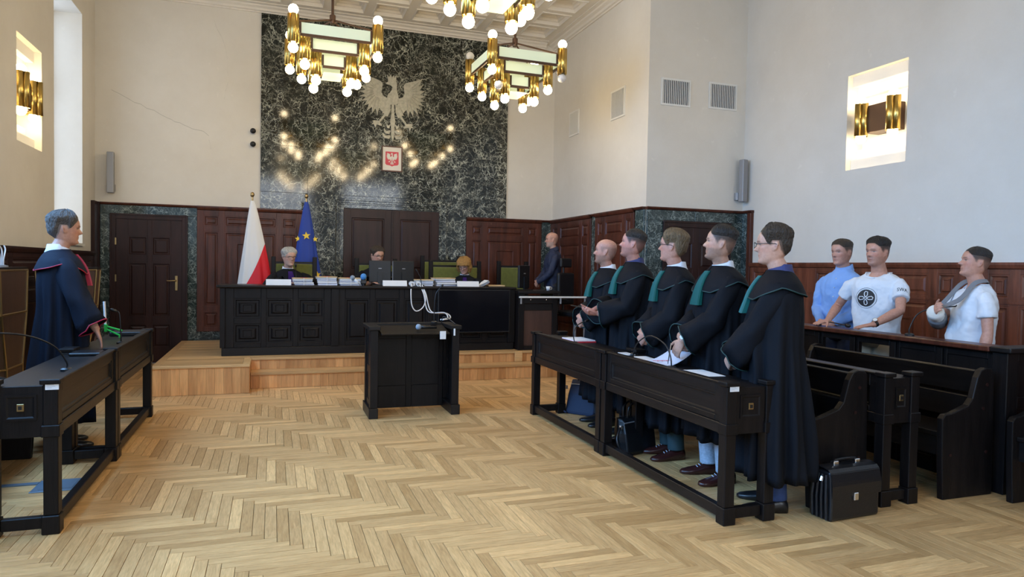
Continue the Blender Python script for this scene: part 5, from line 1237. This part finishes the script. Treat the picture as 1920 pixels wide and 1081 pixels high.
        hcol = dict(hair_dark=(0.03, 0.022, 0.018), hair_brown=(0.06, 0.042, 0.03), hair_sandy=(0.17, 0.115, 0.06), hair_grey=(0.16, 0.145, 0.135), hair_white=(0.5, 0.48, 0.43), hair_blond=(0.40, 0.21, 0.06), hair_buzz=(0.16, 0.11, 0.09))[M_['hair']]
        blend(mt, hcol, 0.93)
    ce2 = G(T, .475, .045)*G(Y_, .014, .010)*sm(np.abs(X), 0.0755*wide, 0.079*wide); blend(ce2, (skin[0]*0.55, skin[1]*0.36, skin[2]*0.34), 0.75)
    ca = me.color_attributes.new('tone', 'FLOAT_COLOR', 'POINT'); ca.data.foreach_set('color', np.concatenate([np.clip(col, 0, 1), np.ones((n, 1))], 1).astype(np.float32).ravel())
    link('body', me, 'skin', e, smooth=True)
    # ---- hair
    if hair and not hair.get('bald'):
        h = dict(top=0.020, side=0.006, front=0.83, temple=0.76, back=0.20, bald=False, seed=1, side_len=0.50, fringe=0.0); h.update(hair); rng = np.random.default_rng(h['seed'])
        nt2, na = 64, 140; T2, A2 = np.meshgrid(np.linspace(0.02, 1.0, nt2), np.linspace(-PI, PI, na, endpoint=False), indexing='ij')
        deg = np.abs(np.degrees(A2))
        le = 0.605 if h['side_len'] > .4 else h['side_len']
        line = np.interp(deg, [0, 25, 46, 58, 72, 80, 87, 112, 124, 145, 180], [h['front'], h['front']-0.005, h['temple'], h['temple']-0.07, h['side_len']+0.02, h['side_len'], le, le, h['back']+0.18, h['back']+0.05, h['back']])
        if h.get('fade'): line = np.maximum(line, np.interp(deg, [0, 46, 58, 72, 110, 150, 180], [0, 0.72, 0.70, 0.70, 0.70, 0.64, 0.60]))
        mk_ = sm(T2, line-0.02, line+0.03)
        upw = sm(T2, 0.62, 0.86); th = h['side']*(1-upw)+h['top']*upw
        th = th*(1+h.get('quiff', 0)*np.exp(-(A2/0.7)**2)*sm(T2, .78, .88))
        nz = rng.normal(0, 1, (nt2, na))
        for _ in range(2): nz = (nz+np.roll(nz, 1, 0)+np.roll(nz, -1, 0)+0.3*np.roll(nz, 1, 1))/3.0
        th = th*(1+0.13*nz+0.07*np.sin(46*A2+5*np.sin(3*A2)+7*T2))
        x, y, z = head_pt(T2, A2, wide); nrm = np.stack([x/0.6, y/0.8, (z-0.60*HH)/0.9], -1); nrm /= np.linalg.norm(nrm, axis=-1, keepdims=True)
        th = th*(0.02+0.98*sm(T2-line, 0.0, 0.24 if h['side_len'] > .4 else 0.05)); off = mk_*(th+0.0008)-(1-mk_)*0.010
        if 'bob' in h:   # long hair falling beside the face
            lo = sm(0.62-T2, 0.0, 0.2)*(deg > 55); off = off+lo*h['bob']*sm(deg, 55, 85)
        P = np.stack([x, y, z], -1)+nrm*off[..., None]
        hm_ = MB(); hm_.loft([[hw(*P[i, j]) for j in range(na)] for i in range(nt2)])
        hm_.build('hair', M_['hair'], e, smooth=True)
    if glasses:
        gm = MB(); yg = -0.108
        for sd in (-1, 1):
            loop = [hw(sd*0.034+0.024*math.copysign(abs(math.cos(a))**0.7, math.cos(a)), yg+0.012*abs(math.cos(a))*(1 if math.cos(a)*sd > 0 else 0), 0.52*HH+0.016*math.copysign(abs(math.sin(a))**0.7, math.sin(a))) for a in np.linspace(0, 2*PI, 17)]
            gm.tube(loop, 0.0018, 6); gm.tube([hw(sd*0.058, yg+0.012, 0.55*HH), hw(sd*0.080*wide, -0.05, 0.55*HH), hw(sd*0.082*wide, 0.012, 0.54*HH), hw(sd*0.080*wide, 0.03, 0.49*HH)], 0.002, 6)
        gm.tube([hw(-0.010, yg, 0.54*HH), hw(0.010, yg, 0.54*HH)], 0.0018, 6); gm.build('glasses', 'glass_dark', e)
    # ---- clothes
    rngp = random.Random(int(loc[0]*1000)+int(loc[1]*77)); ph = [rngp.uniform(0, 6.28) for _ in range(6)]
    if outfit == 'robe':
        rz_ = np.array([0.24, 0.50, 0.80, 1.05, 1.25, 1.36, 1.425, 1.465, 1.495, 1.512]); rw = np.array([0.262, 0.255, 0.238, 0.222, 0.222, 0.226, 0.204, 0.150, 0.094, 0.068])
        rf_ = np.array([0.185, 0.175, 0.162, 0.156, 0.152, 0.136, 0.112, 0.088, 0.066, 0.060]); rb_ = np.array([0.215, 0.195, 0.165, 0.138, 0.140, 0.136, 0.118, 0.100, 0.082, 0.066])
        def rs(z, a, off=0.0):
            q = z; w = np.interp(q, rz_, rw)*girth; f = np.interp(q, rz_, rf_)*girth+belly*math.exp(-((q-1.08)/0.16)**2); b = np.interp(q, rz_, rb_)*girth
            amp = 0.027*max(0.0, min(1.0, (1.36-q)/0.9))**0.8; fo = amp*(math.sin(9*a+ph[0]+1.2*math.sin(3*q+ph[3]))+0.6*math.sin(17*a+ph[1])+0.4*math.sin(5*a+ph[2]))
            s_, c_ = math.sin(a), math.cos(a); r_ = 1+(fo+off)/0.2
            return Vector((w*math.copysign(abs(s_)**0.9, s_)*r_*k, (-f if c_ > 0 else b)*abs(c_)**0.9*r_*k+0.008, q*k+zo))
        zs = list(np.concatenate([np.linspace(hem if not seated else 0.80, 1.36, 22), np.linspace(1.38, 1.512, 9)])); na = 96
        rb2 = MB(); an2 = [2*PI*j/na for j in range(na)]
        rings = [[rs(zs[0]+0.01, a, -0.012) for a in an2]]+[[rs(z, a) for a in an2] for z in zs]; rb2.loft(rings, True, False, False)
        robe = rb2.build('robe', M_['robe'], e, smooth=True)
        for sd, (s_, el, wr, fd_, pn, cu_) in arms.items():
            ft = wr-el; fu = ft.normalized(); u1 = el-s_
            pth = [s_+Vector((-sd*0.075*k, 0, -0.03)), s_+u1*0.06+Vector((0, 0, -0.012)), s_+u1*0.32, s_+u1*0.65, s_+u1*0.88, el+u1*0.03, el+ft*0.14, el+ft*0.35, el+ft*0.62, wr-ft*0.14]
            rad = [0.050, 0.068, 0.078, 0.078, 0.079, 0.080, 0.081, 0.083, 0.088, 0.096]
            n_ = 24; P = [Vector(p) for p in pth]; prev = None; rg = []
            for i, p in enumerate(P):
                t_ = (P[min(i+1, len(P)-1)]-P[max(i-1, 0)]).normalized()
                a0 = Vector((0, 0, 1)) if abs(t_.z) < 0.85 else Vector((0, 1, 0)); prev = a0 if prev is None else prev
                prev = (prev-t_*prev.dot(t_)).normalized(); b0 = t_.cross(prev); ring = []
                for j in range(n_):
                    th = 2*PI*j/n_; wv = 1+0.07*math.sin(3*th+ph[4]+i*1.1)+0.05*math.sin(5*th+ph[5]-i*0.9)
                    v = (prev*math.cos(th)+b0*math.sin(th))*rad[i]*k*wv; p2 = p+v
                    if i >= 7: p2 = p2+Vector((0, 0, -0.035*k*(i-6)/3*(1 if v.z < 0 else 0.15)))   # bell of the cuff hangs
                    ring.append(p2)
                rg.append(ring)
            sm_ = MB(); c = sum(rg[-1], Vector())/n_; inner = [c+(q-c)*0.86-fu*0.03 for q in rg[-1]]; sm_.loft(rg+[inner], True, False, True)
            sl = sm_.build('sleeve', M_['robe'], robe, smooth=True)
            MB().tube([*rg[-1], rg[-1][0]], 0.0042*k, 6).build('cuff_piping', M_['trim'], sl, smooth=True)
        cl = MB(); a_s = np.linspace(0.10, 2*PI-0.10, 60); rows2 = []
        def zout(a):
            d = abs(((a+PI) % (2*PI))-PI); return np.interp(d, [0.1, 0.5, 1.0, 1.57, 2.2, PI], [1.335, 1.325, 1.365, 1.405, 1.37, 1.345])
        for i, u in enumerate(np.linspace(0, 1, 9)):
            rows2.append([rs(1.512+(zout(a)-1.512)*u, a, 0.010+0.016*u) for a in a_s])
        cl.loft(rows2, False); cl.loft([[p+Vector((0, 0, -0.004)) for p in rows2[-1]], rows2[-1]], False)
        cm = cl.build('collar', M_['robe'], robe, smooth=True)
        MB().tube(rows2[-1], 0.0045*k, 6).build('collar_piping', M_['trim'], cm, smooth=True)
        if M_['jabot']:
            jb = MB(); rws = []
            for u in np.linspace(0, 1, 8):
                z = 1.475-0.24*u; w = (0.028+0.030*u)*k; yb = rs(max(z, 1.20), 0.0, 0.0).y-(0.020+0.012*u)*k; row = []
                for q in np.linspace(-1, 1, 13): row.append((q*w, yb+0.009*(abs(int(round((q+1)*6)) % 2)*2-1)*(0.6+u), z*k+zo))
                rws.append([*row, *[(a, b+0.012, c) for a, b, c in reversed(row)]])
            jb.loft(rws); jb.build('jabot', M_['jabot'], e)
        sc2 = MB(); rr = []
        for z, q in ((1.475, 0.086), (1.50, 0.076), (1.535, 0.069), (1.537, 0.065), (1.50, 0.064)):
            rr.append([(q*k*1.02*math.sin(a)*max(1, girth*.97), (-q*math.cos(a)*1.04+0.020)*k, (z+(0.012 if math.cos(a) < 0 else -0.020*math.cos(a)))*k+zo) for a in np.linspace(0, 2*PI, 32, endpoint=False)])
        sc2.loft(rr, True, False, False); sc2.build('shirt_collar', M_['shirt'], e, smooth=True)
    else:
        tee = outfit == 'tee'
        zt_ = np.array([0.88, 0.95, 1.05, 1.15, 1.28, 1.37, 1.43, 1.465, 1.495, 1.515]); tw = np.array([0.172, 0.174, 0.168, 0.172, 0.190, 0.192, 0.168, 0.128, 0.084, 0.070])
        tf = np.array([0.118, 0.124, 0.124, 0.124, 0.132, 0.122, 0.098, 0.076, 0.060, 0.056]); tb = np.array([0.120, 0.118, 0.108, 0.112, 0.124, 0.122, 0.108, 0.092, 0.076, 0.066])
        def ts_(z, a, off=0.0):
            w = np.interp(z, zt_, tw)*girth; f = np.interp(z, zt_, tf)*girth+belly*math.exp(-((z-1.06)/0.14)**2); b = np.interp(z, zt_, tb)*girth
            wr2 = 0.005*math.sin(23*z+3*math.sin(2*a+ph[0])+ph[1])*(1 if z < 1.3 else 0.4)+0.004*math.sin(7*a+ph[2]+9*z)
            s_, c_ = math.sin(a), math.cos(a); r_ = 1+(wr2+off)/0.15
            zd = z-(0.045*max(0.0, c_)*max(0.0, (z-1.43)/0.06) if tee else 0.0)
            return Vector((w*math.copysign(abs(s_)**0.9, s_)*r_*k, (-f if c_ > 0 else b)*abs(c_)**0.9*r_*k+0.008, zd*k+zo))
        zs = list(np.concatenate([np.linspace(0.90, 1.36, 20), np.linspace(1.38, 1.492 if tee else 1.512, 9)])); an2 = [2*PI*j/64 for j in range(64)]
        sh_ = MB(); sh_.loft([[ts_(zs[0], a, -0.02) for a in an2]]+[[ts_(z, a) for a in an2] for z in zs], True, True, True)
        for sd, (s_, el, wr, fd_, pn, cu_) in arms.items():
            ft = wr-el; u1 = el-s_
            if tee: pth = [s_+Vector((-sd*0.09*k, 0, -0.035)), s_+u1*0.04+Vector((-sd*0.012, 0, -0.022)), s_+u1*0.25, s_+u1*0.45, s_+u1*0.62]; rad = [0.050, 0.060, 0.066, 0.068, 0.071]
            else: pth = [s_+Vector((-sd*0.09*k, 0, -0.035)), s_+u1*0.04+Vector((-sd*0.012, 0, -0.022)), s_+u1*0.25, s_+u1*0.5, s_+u1*0.8, el, el+ft*0.2, el+ft*0.5, el+ft*0.8, wr-ft*0.02]; rad = [0.050, 0.060, 0.064, 0.062, 0.056, 0.054, 0.054, 0.050, 0.043, 0.038]
            n_ = 20; P = [Vector(p) for p in pth]; prev = None; rg = []
            for i, p in enumerate(P):
                t_ = (P[min(i+1, len(P)-1)]-P[max(i-1, 0)]).normalized(); a0 = Vector((0, 0, 1)) if abs(t_.z) < 0.85 else Vector((0, 1, 0)); prev = a0 if prev is None else prev
                prev = (prev-t_*prev.dot(t_)).normalized(); b0 = t_.cross(prev)
                rg.append([p+(prev*math.cos(2*PI*j/n_)+b0*math.sin(2*PI*j/n_))*rad[i]*k*(1+0.05*math.sin(4*2*PI*j/n_+ph[4]+i*1.7)) for j in range(n_)])
            sh_.loft(rg)
        tmp = bpy.data.objects.new('tmp', sh_.mesh('tmp')); COL.objects.link(tmp)
        r_ = tmp.modifiers.new('r', 'REMESH'); r_.mode = 'VOXEL'; r_.voxel_size = 0.009
        s2 = tmp.modifiers.new('s', 'SMOOTH'); s2.factor = 0.5; s2.iterations = 5
        tx = bpy.data.textures.get('cloth_folds') or bpy.data.textures.new('cloth_folds', 'CLOUDS'); tx.noise_scale = 0.085; tx.noise_depth = 2
        dm = tmp.modifiers.new('d', 'DISPLACE'); dm.texture = tx; dm.strength = 0.022; dm.mid_level = 0.5
        dg = bpy.context.evaluated_depsgraph_get(); dg.update(); sme = bpy.data.meshes.new_from_object(tmp.evaluated_get(dg)); old = tmp.data; bpy.data.objects.remove(tmp); bpy.data.meshes.remove(old)
        sme.materials.clear(); sme.name = 'shirt'; shirt = link('shirt', sme, M_['robe'], e, smooth=True)
        if tee: MB().tube([ts_(1.490, a, 0.0) for a in [2*PI*j/32 for j in range(33)]], 0.006*k, 6).build('neck_rib', M_['robe'], shirt, smooth=True)
        else:
            sc2 = MB(); rr = []
            for z, q in ((1.49, 0.084), (1.515, 0.076), (1.552, 0.069), (1.553, 0.065), (1.51, 0.064)):
                rr.append([(q*k*1.02*math.sin(a)*max(1, girth*.97), (-q*math.cos(a)*1.04+0.020)*k, (z+(0.010 if math.cos(a) < 0 else -0.028*math.cos(a)))*k+zo) for a in np.linspace(0, 2*PI, 32, endpoint=False)])
            sc2.loft(rr, True, False, False).build('shirt_collar', M_['robe'], shirt, smooth=True)
            for i in range(6): 
                z = 1.42-0.085*i; q = ts_(z, 0.0, 0.004); MB().sphere(q, 0.006, 8, 6).build('button', 'white_plastic' if M_['robe'] != 'shirt_navy' else 'black_plastic', shirt)
            pk = [ts_(z, a, 0.006) for z in (1.30,) for a in (0.35, 0.75)]
        e['torso'] = 0; del e['torso']
    # trousers and shoes
    tr_ = MB()
    for sd in (-1, 1):
        if seated: J = [(sd*0.09*k, 0.02, 0.93*k+zo), (sd*0.10*k, -0.22*k, 0.95*k+zo), (sd*0.10*k, -0.42*k, 0.94*k+zo), (sd*0.10*k, -0.44*k, 0.45*k), (sd*0.10*k, -0.42*k, 0.08)]; R2 = [0.10, 0.092, 0.075, 0.066, 0.060]
        else: J = [(sd*0.085*k, 0.01, 0.95*k), (sd*(0.05+fx*0.3), 0.0, 0.74*k), (sd*(0.03+fx*0.7), -0.012, 0.50*k), (sd*fx, 0.005, 0.28*k), (sd*fx, 0.016, 0.14*k), (sd*fx, 0.020, 0.085)]; R2 = [0.098, 0.092, 0.073, 0.068, 0.064, 0.064]
        tr_.tube(spline(J, 4), [x*k*min(1.15, girth) for x in np.interp(np.linspace(0, len(R2)-1, 4*(len(J)-1)+1), range(len(R2)), R2)], 16)
    if not seated: tr_.loft([[(w*k*girth*math.cos(a), 0.008+d*k*girth*math.sin(a), z*k) for a in np.linspace(0, 2*PI, 28, endpoint=False)] for z, w, d in ((0.84, 0.165, 0.10), (0.90, 0.172, 0.115), (0.97, 0.166, 0.112))])
    tr_.build('trousers', M_['trousers'], e, smooth=True)
    for sd in (-1, 1):
        s3 = MB(); c = (sd*0.10*k, -0.44*k, 0.0) if seated else (sd*fx, 0.01, 0.0); shoe(s3, c, sd*0.15+footyaw, k); so = s3.build('shoe', M_['shoe'], e, smooth=True)
        if not seated and M_.get('laces'):
            for q in range(4): MB().tube([(c[0]-0.018, c[1]-0.025-0.02*q, 0.088-0.010*q), (c[0]+0.018, c[1]-0.03-0.02*q, 0.088-0.010*q)], 0.003, 5).build('lace', M_['laces'], so)
    e_arms = {sd: (el, wr) for sd, (s_, el, wr, *_r) in arms.items()}
    return e, e_arms, k
def face(fx, fy): return math.atan2(fx, -fy)
def clasp(z, y=-0.235, dx=0.075, curl=0.7):
    R = ((-dx, y, z), (-0.7, 0.5, -0.6), (0.85, -0.22, -0.55), (0.25, 0.85, 0.25), curl)
    L = ((dx, y-0.02, z-0.01), (0.7, 0.5, -0.6), (-0.85, -0.18, -0.55), (-0.25, 0.85, 0.25), curl)
    return dict(armR=R, armL=L)
ROBE = 'in black robe with green trim'
PINK = (0.60, 0.315, 0.235)
# the five robed lawyers along the right desks
person('bald bearded lawyer in black robe, farthest of the five along the desks', (3.035, 5.97, 0), face(-0.96, 0.10), 1.80, head=(-0.50, -0.10, 0), skin=PINK, hair=dict(bald=0.74, side=0.003, top=0.003, side_len=0.47), beard=(0.14, 0.09, 0.06, 0.55), mats=dict(hair='hair_buzz', shirt='shirt_white'), girth=1.06, **clasp(1.03))
a2_, aa2, kk2 = person('tall lawyer in black robe with shaved sides, second from the far end', (3.03, 5.44, 0), face(-0.97, 0.18), 1.868, head=(-0.46, -0.16, 0), skin=(0.62, 0.30, 0.235), hair=dict(top=0.012, side=0.0025, front=0.82, temple=0.74, fade=1), beard=(0.20, 0.10, 0.08, 0.45), mats=dict(hair='hair_dark', shirt=None or 'collar_navy'), girth=1.05,
       armR=((-0.03, -0.34, 1.13), (-0.7, 0.5, -0.6), (0.55, -0.8, -0.1), (0.3, 0.2, 0.9), 0.6), armL=((0.06, -0.32, 1.11), (0.7, 0.5, -0.6), (-0.45, -0.85, -0.05), (-0.2, 0.3, 0.9), 0.6))
person('sandy-haired lawyer with glasses in black robe, middle of the five', (3.03, 4.77, 0), face(-0.97, 0.20), 1.825, head=(-0.62, -0.06, 0), skin=PINK, hair=dict(top=0.026, side=0.014, front=0.80, temple=0.72, back=0.16), glasses=True, mats=dict(hair='hair_sandy', trousers='trouser_green', shoe='brown_leather', laces='paper_blue'), feet=0.09, **clasp(0.99))
a4, aa4, k4 = person('dark-haired lawyer in black robe with a steel watch, second from the near end', (3.03, 4.17, 0), face(-0.98, 0.14), 1.832, head=(-0.48, -0.13, 0), skin=(0.60, 0.34, 0.24), hair=dict(top=0.020, side=0.004, front=0.82, temple=0.73, quiff=0.3, fade=1), beard=(0.10, 0.07, 0.05, 0.5), mats=dict(hair='hair_dark', trousers='trouser_plaid', shoe='brown_leather', laces='paper_blue'), girth=1.03, feet=0.12,
       armR=((-0.07, -0.26, 1.02), (-0.7, 0.5, -0.6), (0.8, -0.25, -0.6), (0.25, 0.85, 0.25), 0.6), armL=((0.05, -0.30, 1.005), (0.7, 0.5, -0.6), (-0.45, -0.3, -0.9), (-0.3, 0.85, 0.1), 0.55), hem=0.30)
person('stout lawyer with glasses in black robe, nearest to the camera', (3.02, 3.57, 0), face(-0.84, 0.55), 1.802, head=(-0.10, 0.03, 0), skin=(0.62, 0.35, 0.25), hair=dict(top=0.024, side=0.010, front=0.84, temple=0.76, back=0.20), glasses=True, mats=dict(hair='hair_brown', shirt='collar_navy', trousers='jeans', shoe='dark_leather'), girth=1.10, belly=0.03, hem=0.22, **clasp(0.955, -0.25))
# prosecutor on the left
lm = person('grey-haired man in black robe with crimson trim leaning on the left desk', (-1.60, 6.38, 0), face(0.93, 0.36), 1.885, head=(-0.05, 0.04, 0), skin=(0.58, 0.31, 0.22), hair=dict(top=0.028, side=0.016, front=0.80, temple=0.71, back=0.16, seed=5), mats=dict(hair='hair_grey', robe='robe_blue', trim='jabot_red', jabot='jabot_red'), girth=1.08,
       armR=((-0.41, -0.175, 0.965), (-0.5, 1.0, -0.2), (0.05, -0.35, -1.0), (0.1, 0.9, -0.3), 0.18), hem=0.20)
# judges
person('white-haired judge with glasses sitting between the two flags', (0.20, 9.98, ZP), face(0.25, -0.95), 1.79, seated=True, head=(0.15, 0.06, 0), skin=(0.60, 0.36, 0.27), hair=dict(top=0.026, side=0.012, front=0.80, temple=0.71), beard=(0.5, 0.42, 0.36, 0.3), glasses=True, mats=dict(hair='hair_white', trim='robe_black', jabot='jabot_purple'), vox=0.008, deci=0.6,
       armR=((-0.12, -0.34, 0.915), (-0.8, 0.3, -0.4), (0.4, -0.9, 0.0), (0, 0, -1), 0.2), armL=((0.12, -0.34, 0.915), (0.8, 0.3, -0.4), (-0.4, -0.9, 0.0), (0, 0, -1), 0.2))
person('dark-haired judge half hidden behind the two monitors', (1.40, 10.0, ZP), face(0.15, -0.98), 1.86, seated=True, head=(0.20, 0.18, 0), skin=(0.58, 0.33, 0.24), hair=dict(top=0.020, side=0.008, front=0.82, temple=0.73), glasses=True, mats=dict(hair='hair_brown', trim='old_brass', jabot='jabot_purple'), vox=0.008, deci=0.6,
       armR=((-0.16, -0.34, 0.925), (-0.8, 0.3, -0.4), (0.4, -0.9, 0.0), (0, 0, -1), 0.2), armL=((0.12, -0.34, 0.925), (0.8, 0.3, -0.4), (-0.4, -0.9, 0.0), (0, 0, -1), 0.2))
person('blond judge with fringe reading the files on the bench', (2.72, 9.98, ZP), face(-0.25, -0.95), 1.70, seated=True, head=(-0.25, 0.42, 0), skin=(0.62, 0.36, 0.27), hair=dict(top=0.030, side=0.030, front=0.66, temple=0.62, back=0.06, side_len=0.16, bob=0.018), glasses=True, mats=dict(hair='hair_blond', trim='robe_black', jabot='jabot_purple'), vox=0.008, deci=0.6,
       armR=((-0.22, -0.32, 0.93), (-0.8, 0.3, -0.4), (-0.1, -1.0, 0.0), (0, 0, -1), 0.2), armL=((0.10, -0.34, 0.915), (0.8, 0.3, -0.4), (-0.4, -0.9, 0.0), (0, 0, -1), 0.2))
# court officer
person('bald man in navy shirt standing at the clerk desk', (4.14, 9.97, ZP), face(-0.98, 0.10), 1.735, 'shirt', head=(-0.10, 0.03, 0), skin=(0.62, 0.34, 0.25), hair=dict(bald=0.70, side=0.002, top=0.002, side_len=0.5), beard=(0.45, 0.38, 0.33, 0.5), mats=dict(robe='shirt_navy', hair='hair_buzz', trousers='trouser_dark'), vox=0.007, girth=1.05, **clasp(0.95, -0.24))
# the three men in the dock
d1 = person('man in light blue shirt standing in the dock', (5.24, 5.26, 0), face(-0.94, -0.22), 1.835, 'shirt', head=(-0.15, 0.05, 0), skin=(0.62, 0.33, 0.24), hair=dict(top=0.013, side=0.003, front=0.82, temple=0.74, fade=1), mats=dict(robe='shirt_blue', hair='hair_brown', trousers='jeans'), vox=0.007, girth=1.08, **clasp(1.03, -0.22))
d2, a2, k2 = person('man in white printed T-shirt leaning on the dock handrail', (5.10, 4.72, 0), face(-0.93, -0.30), 1.825, 'tee', head=(-0.30, 0.0, 0), skin=(0.60, 0.31, 0.22), hair=dict(top=0.022, side=0.003, front=0.82, temple=0.74, quiff=0.4, fade=1), beard=(0.2, 0.12, 0.09, 0.3), mats=dict(robe='tee_white', hair='hair_dark', trousers='chino'), girth=1.14,
       armR=((-0.36, -0.17, 1.06), (-0.5, 0.9, -0.1), (-0.3, -1.0, -0.15), (0, 0, -1), 0.12), armL=((0.14, -0.36, 1.07), (0.9, 0.5, -0.1), (-0.55, -0.8, -0.15), (0, 0, -1), 0.12))
d3, a3, k3 = person('man in white T-shirt with a bandaged arm in a grey sling', (5.12, 3.84, 0), face(-0.86, 0.50), 1.73, 'tee', head=(-0.06, -0.16, 0), skin=(0.60, 0.31, 0.22), hair=dict(top=0.010, side=0.0025, front=0.82, temple=0.74, fade=1), mats=dict(robe='tee_white', hair='hair_dark', trousers='chino'), girth=1.12, belly=0.045,
       armR=((0.02, -0.27, 1.20), (-0.9, 0.2, -0.6), (0.75, -0.3, 0.45), (0.2, 0.9, 0.1), 0.7), armL=((0.27, -0.05, 0.80), (0.3, 1.0, 0.0), (-0.05, -0.25, -1), (-1, 0, 0), 0.45))
# sling, bandage, watches, prints, pen
el, wr = a3[-1]
ft = wr-el
MB().tube([el+ft*0.35, el+ft*0.6, el+ft*0.9, wr+ft*0.12, wr+ft*0.26], [0.052, 0.056, 0.055, 0.062, 0.050], 16).build('bandage', 'bandage', d3, smooth=True)
MB().tube([el-ft*0.05, el+ft*0.25, el+ft*0.55, el+ft*0.72], [0.066, 0.068, 0.068, 0.066], 16).build('sling_pouch', 'sling_grey', d3, smooth=True)
sp = MB()
for side in (-1, 1):
    nk = Vector((0.07*side, 0.03, 1.50*k3)); mid = Vector((0.10*side+0.02, -0.135, 1.36*k3)); en = el+ft*(0.9 if side > 0 else 0.2)+Vector((0, -0.05, 0.03))
    P = spline([Vector((0, 0.10, 1.50*k3)), nk+Vector((side*0.02, 0.02, 0.02)), nk+Vector((side*0.03, -0.07, -0.005)), mid+Vector((0, -0.02, 0)), en], 5)
    sp.loft([[p+Vector((-0.018, 0, 0.012)), p+Vector((0.018, 0, -0.012)), p+Vector((0.018, -0.007, -0.010)), p+Vector((-0.018, -0.007, 0.014))] for p in P])
sp.build('sling_strap', 'sling_grey', d3)
def watch(par, el, wr, k, face_n, dial='white_plastic', strap='black_plastic'):
    u = (wr-el).normalized(); p = wr-u*0.025; n_ = Vector(face_n); n_ = (n_-u*n_.dot(u)).normalized(); b0 = u.cross(n_)
    w = MB().tube([p-u*0.011, p+u*0.011], 0.0315*k, 20).build('watch_strap', strap, par)
    w2 = MB(); c = p+n_*0.030*k; w2.tube([c, c+n_*0.012], 0.021, 18); w2.build('watch_case', 'chrome', w); MB().tube([c+n_*0.0121, c+n_*0.0128], 0.017, 18).build('watch_dial', dial, w)
watch(d2, *a2[1], k2, (0.3, -0.6, 1.0))
watch(a4, *aa4[1], k4, (0.6, -0.7, 0.5), 'white_plastic', 'chrome')
w4 = aa4[1][1]; MB().tube([w4+Vector((-0.05, -0.06, -0.02)), w4+Vector((-0.06, -0.075, -0.17))], [0.005, 0.004], 8).build('pen', 'chrome', a4)
w2_ = aa2[-1][1]; MB().tube([w2_+Vector((0.03, -0.07, 0.02)), w2_+Vector((0.0, -0.21, 0.045))], [0.006, 0.005], 8).build('pen', 'black_plastic', a2_)
belt = MB().loft([[(w*k2*1.14*math.cos(a), 0.008+d*k2*1.14*math.sin(a), z*k2) for a in np.linspace(0, 2*PI, 28, endpoint=False)] for z, w, d in ((0.925, 0.173, 0.118), (0.955, 0.172, 0.117))]); belt.build('belt', 'leather', d2, smooth=True)
# chest print: dark roundel with a pale knot, sleeve lettering
pr = thing('chest_print', None, None); pr.parent = d2
from mathutils.bvhtree import BVHTree
shm = next(c for c in d2.children if c.name.startswith('shirt')).data
bv = BVHTree.FromPolygons([v.co.copy() for v in shm.vertices], [tuple(p.vertices) for p in shm.polygons])
def on_chest(x, z, off):   # point on the shirt front
    h_ = bv.ray_cast(Vector((x, -1.0, z)), Vector((0, 1, 0)))
    if h_[0] is not None: return Vector((x, h_[0].y-off*0.35, z))
    zt_ = [1.05, 1.15, 1.28, 1.37, 1.43]; f = np.interp(z/k2, zt_, [0.124, 0.124, 0.132, 0.122, 0.098])*1.14*k2; w = np.interp(z/k2, zt_, [0.168, 0.172, 0.190, 0.196, 0.172])*1.14*k2
    return Vector((x, -f*max(0.02, 1-abs(x/w)**2.2)**0.47+0.008-off, z))
def chest_disc(cx_, cz_, r0_, r1_, off):
    mb = MB(); rings = [[on_chest(cx_+r*math.cos(a), cz_+r*math.sin(a), off) for a in np.linspace(0, 2*PI, 28, endpoint=False)] for r in np.linspace(r0_, r1_, 4)]
    mb.loft(rings, True, r0_ > 0.02 and False, False)
    if r0_ < 0.01: mb.f.append(tuple(range(28)))
    return mb
chest_disc(-0.03, 1.285, 0.004, 0.076, 0.009).build('roundel', 'tan_print', pr); chest_disc(-0.03, 1.285, 0.088, 0.091, 0.009).build('outer_ring', 'tan_print', pr)
kn = MB()
for a0 in (0.0, PI/2, PI, 1.5*PI):
    P = [on_chest(-0.03+r*math.cos(a0+q), 1.285+r*math.sin(a0+q), 0.011) for r, q in ((0.006, 0), (0.03, -0.45), (0.056, -0.2), (0.060, 0.1), (0.05, 0.35), (0.03, 0.45), (0.010, 0.3))]
    kn.tube(P, 0.0040, 6)
kn.build('knot', 'tee_white', pr)
fc = bpy.data.curves.new('txt', 'FONT'); fc.body = 'SWA'; fc.size = 0.052; fc.extrude = 0.001; fc.align_x = 'CENTER'
to = bpy.data.objects.new('txt', fc); COL.objects.link(to); dg = bpy.context.evaluated_depsgraph_get(); dg.update()
tm = bpy.data.meshes.new_from_object(to.evaluated_get(dg)); bpy.data.objects.remove(to)
S2 = Vector((0.178*k2*1.1, 0, 1.445*k2)); el2, wr2 = a2[1]; u1 = (el2-S2).normalized(); cpt = S2+(el2-S2)*0.42
out = Vector((0.55, -0.85, 0.0)); out = (out-u1*out.dot(u1)).normalized(); bx_ = (-u1).cross(out)
rr_ = 0.076*k2
for v in tm.vertices:
    a_ = v.co.x/rr_; q = cpt+(-u1)*(v.co.y-0.03)+(out*math.cos(a_)+bx_*math.sin(a_))*(rr_+v.co.z*1.0)
    h_ = bv.ray_cast(q+(q-cpt-(-u1)*(v.co.y-0.03)).normalized()*0.2, -(q-cpt-(-u1)*(v.co.y-0.03)).normalized())
    if h_[0] is not None and (h_[0]-q).length < 0.05: q = h_[0]+(q-cpt-(-u1)*(v.co.y-0.03)).normalized()*(0.0015+max(0.0, v.co.z))
    v.co = q
tm.materials.clear(); link('sleeve_lettering', tm, 'tan_print', d2)
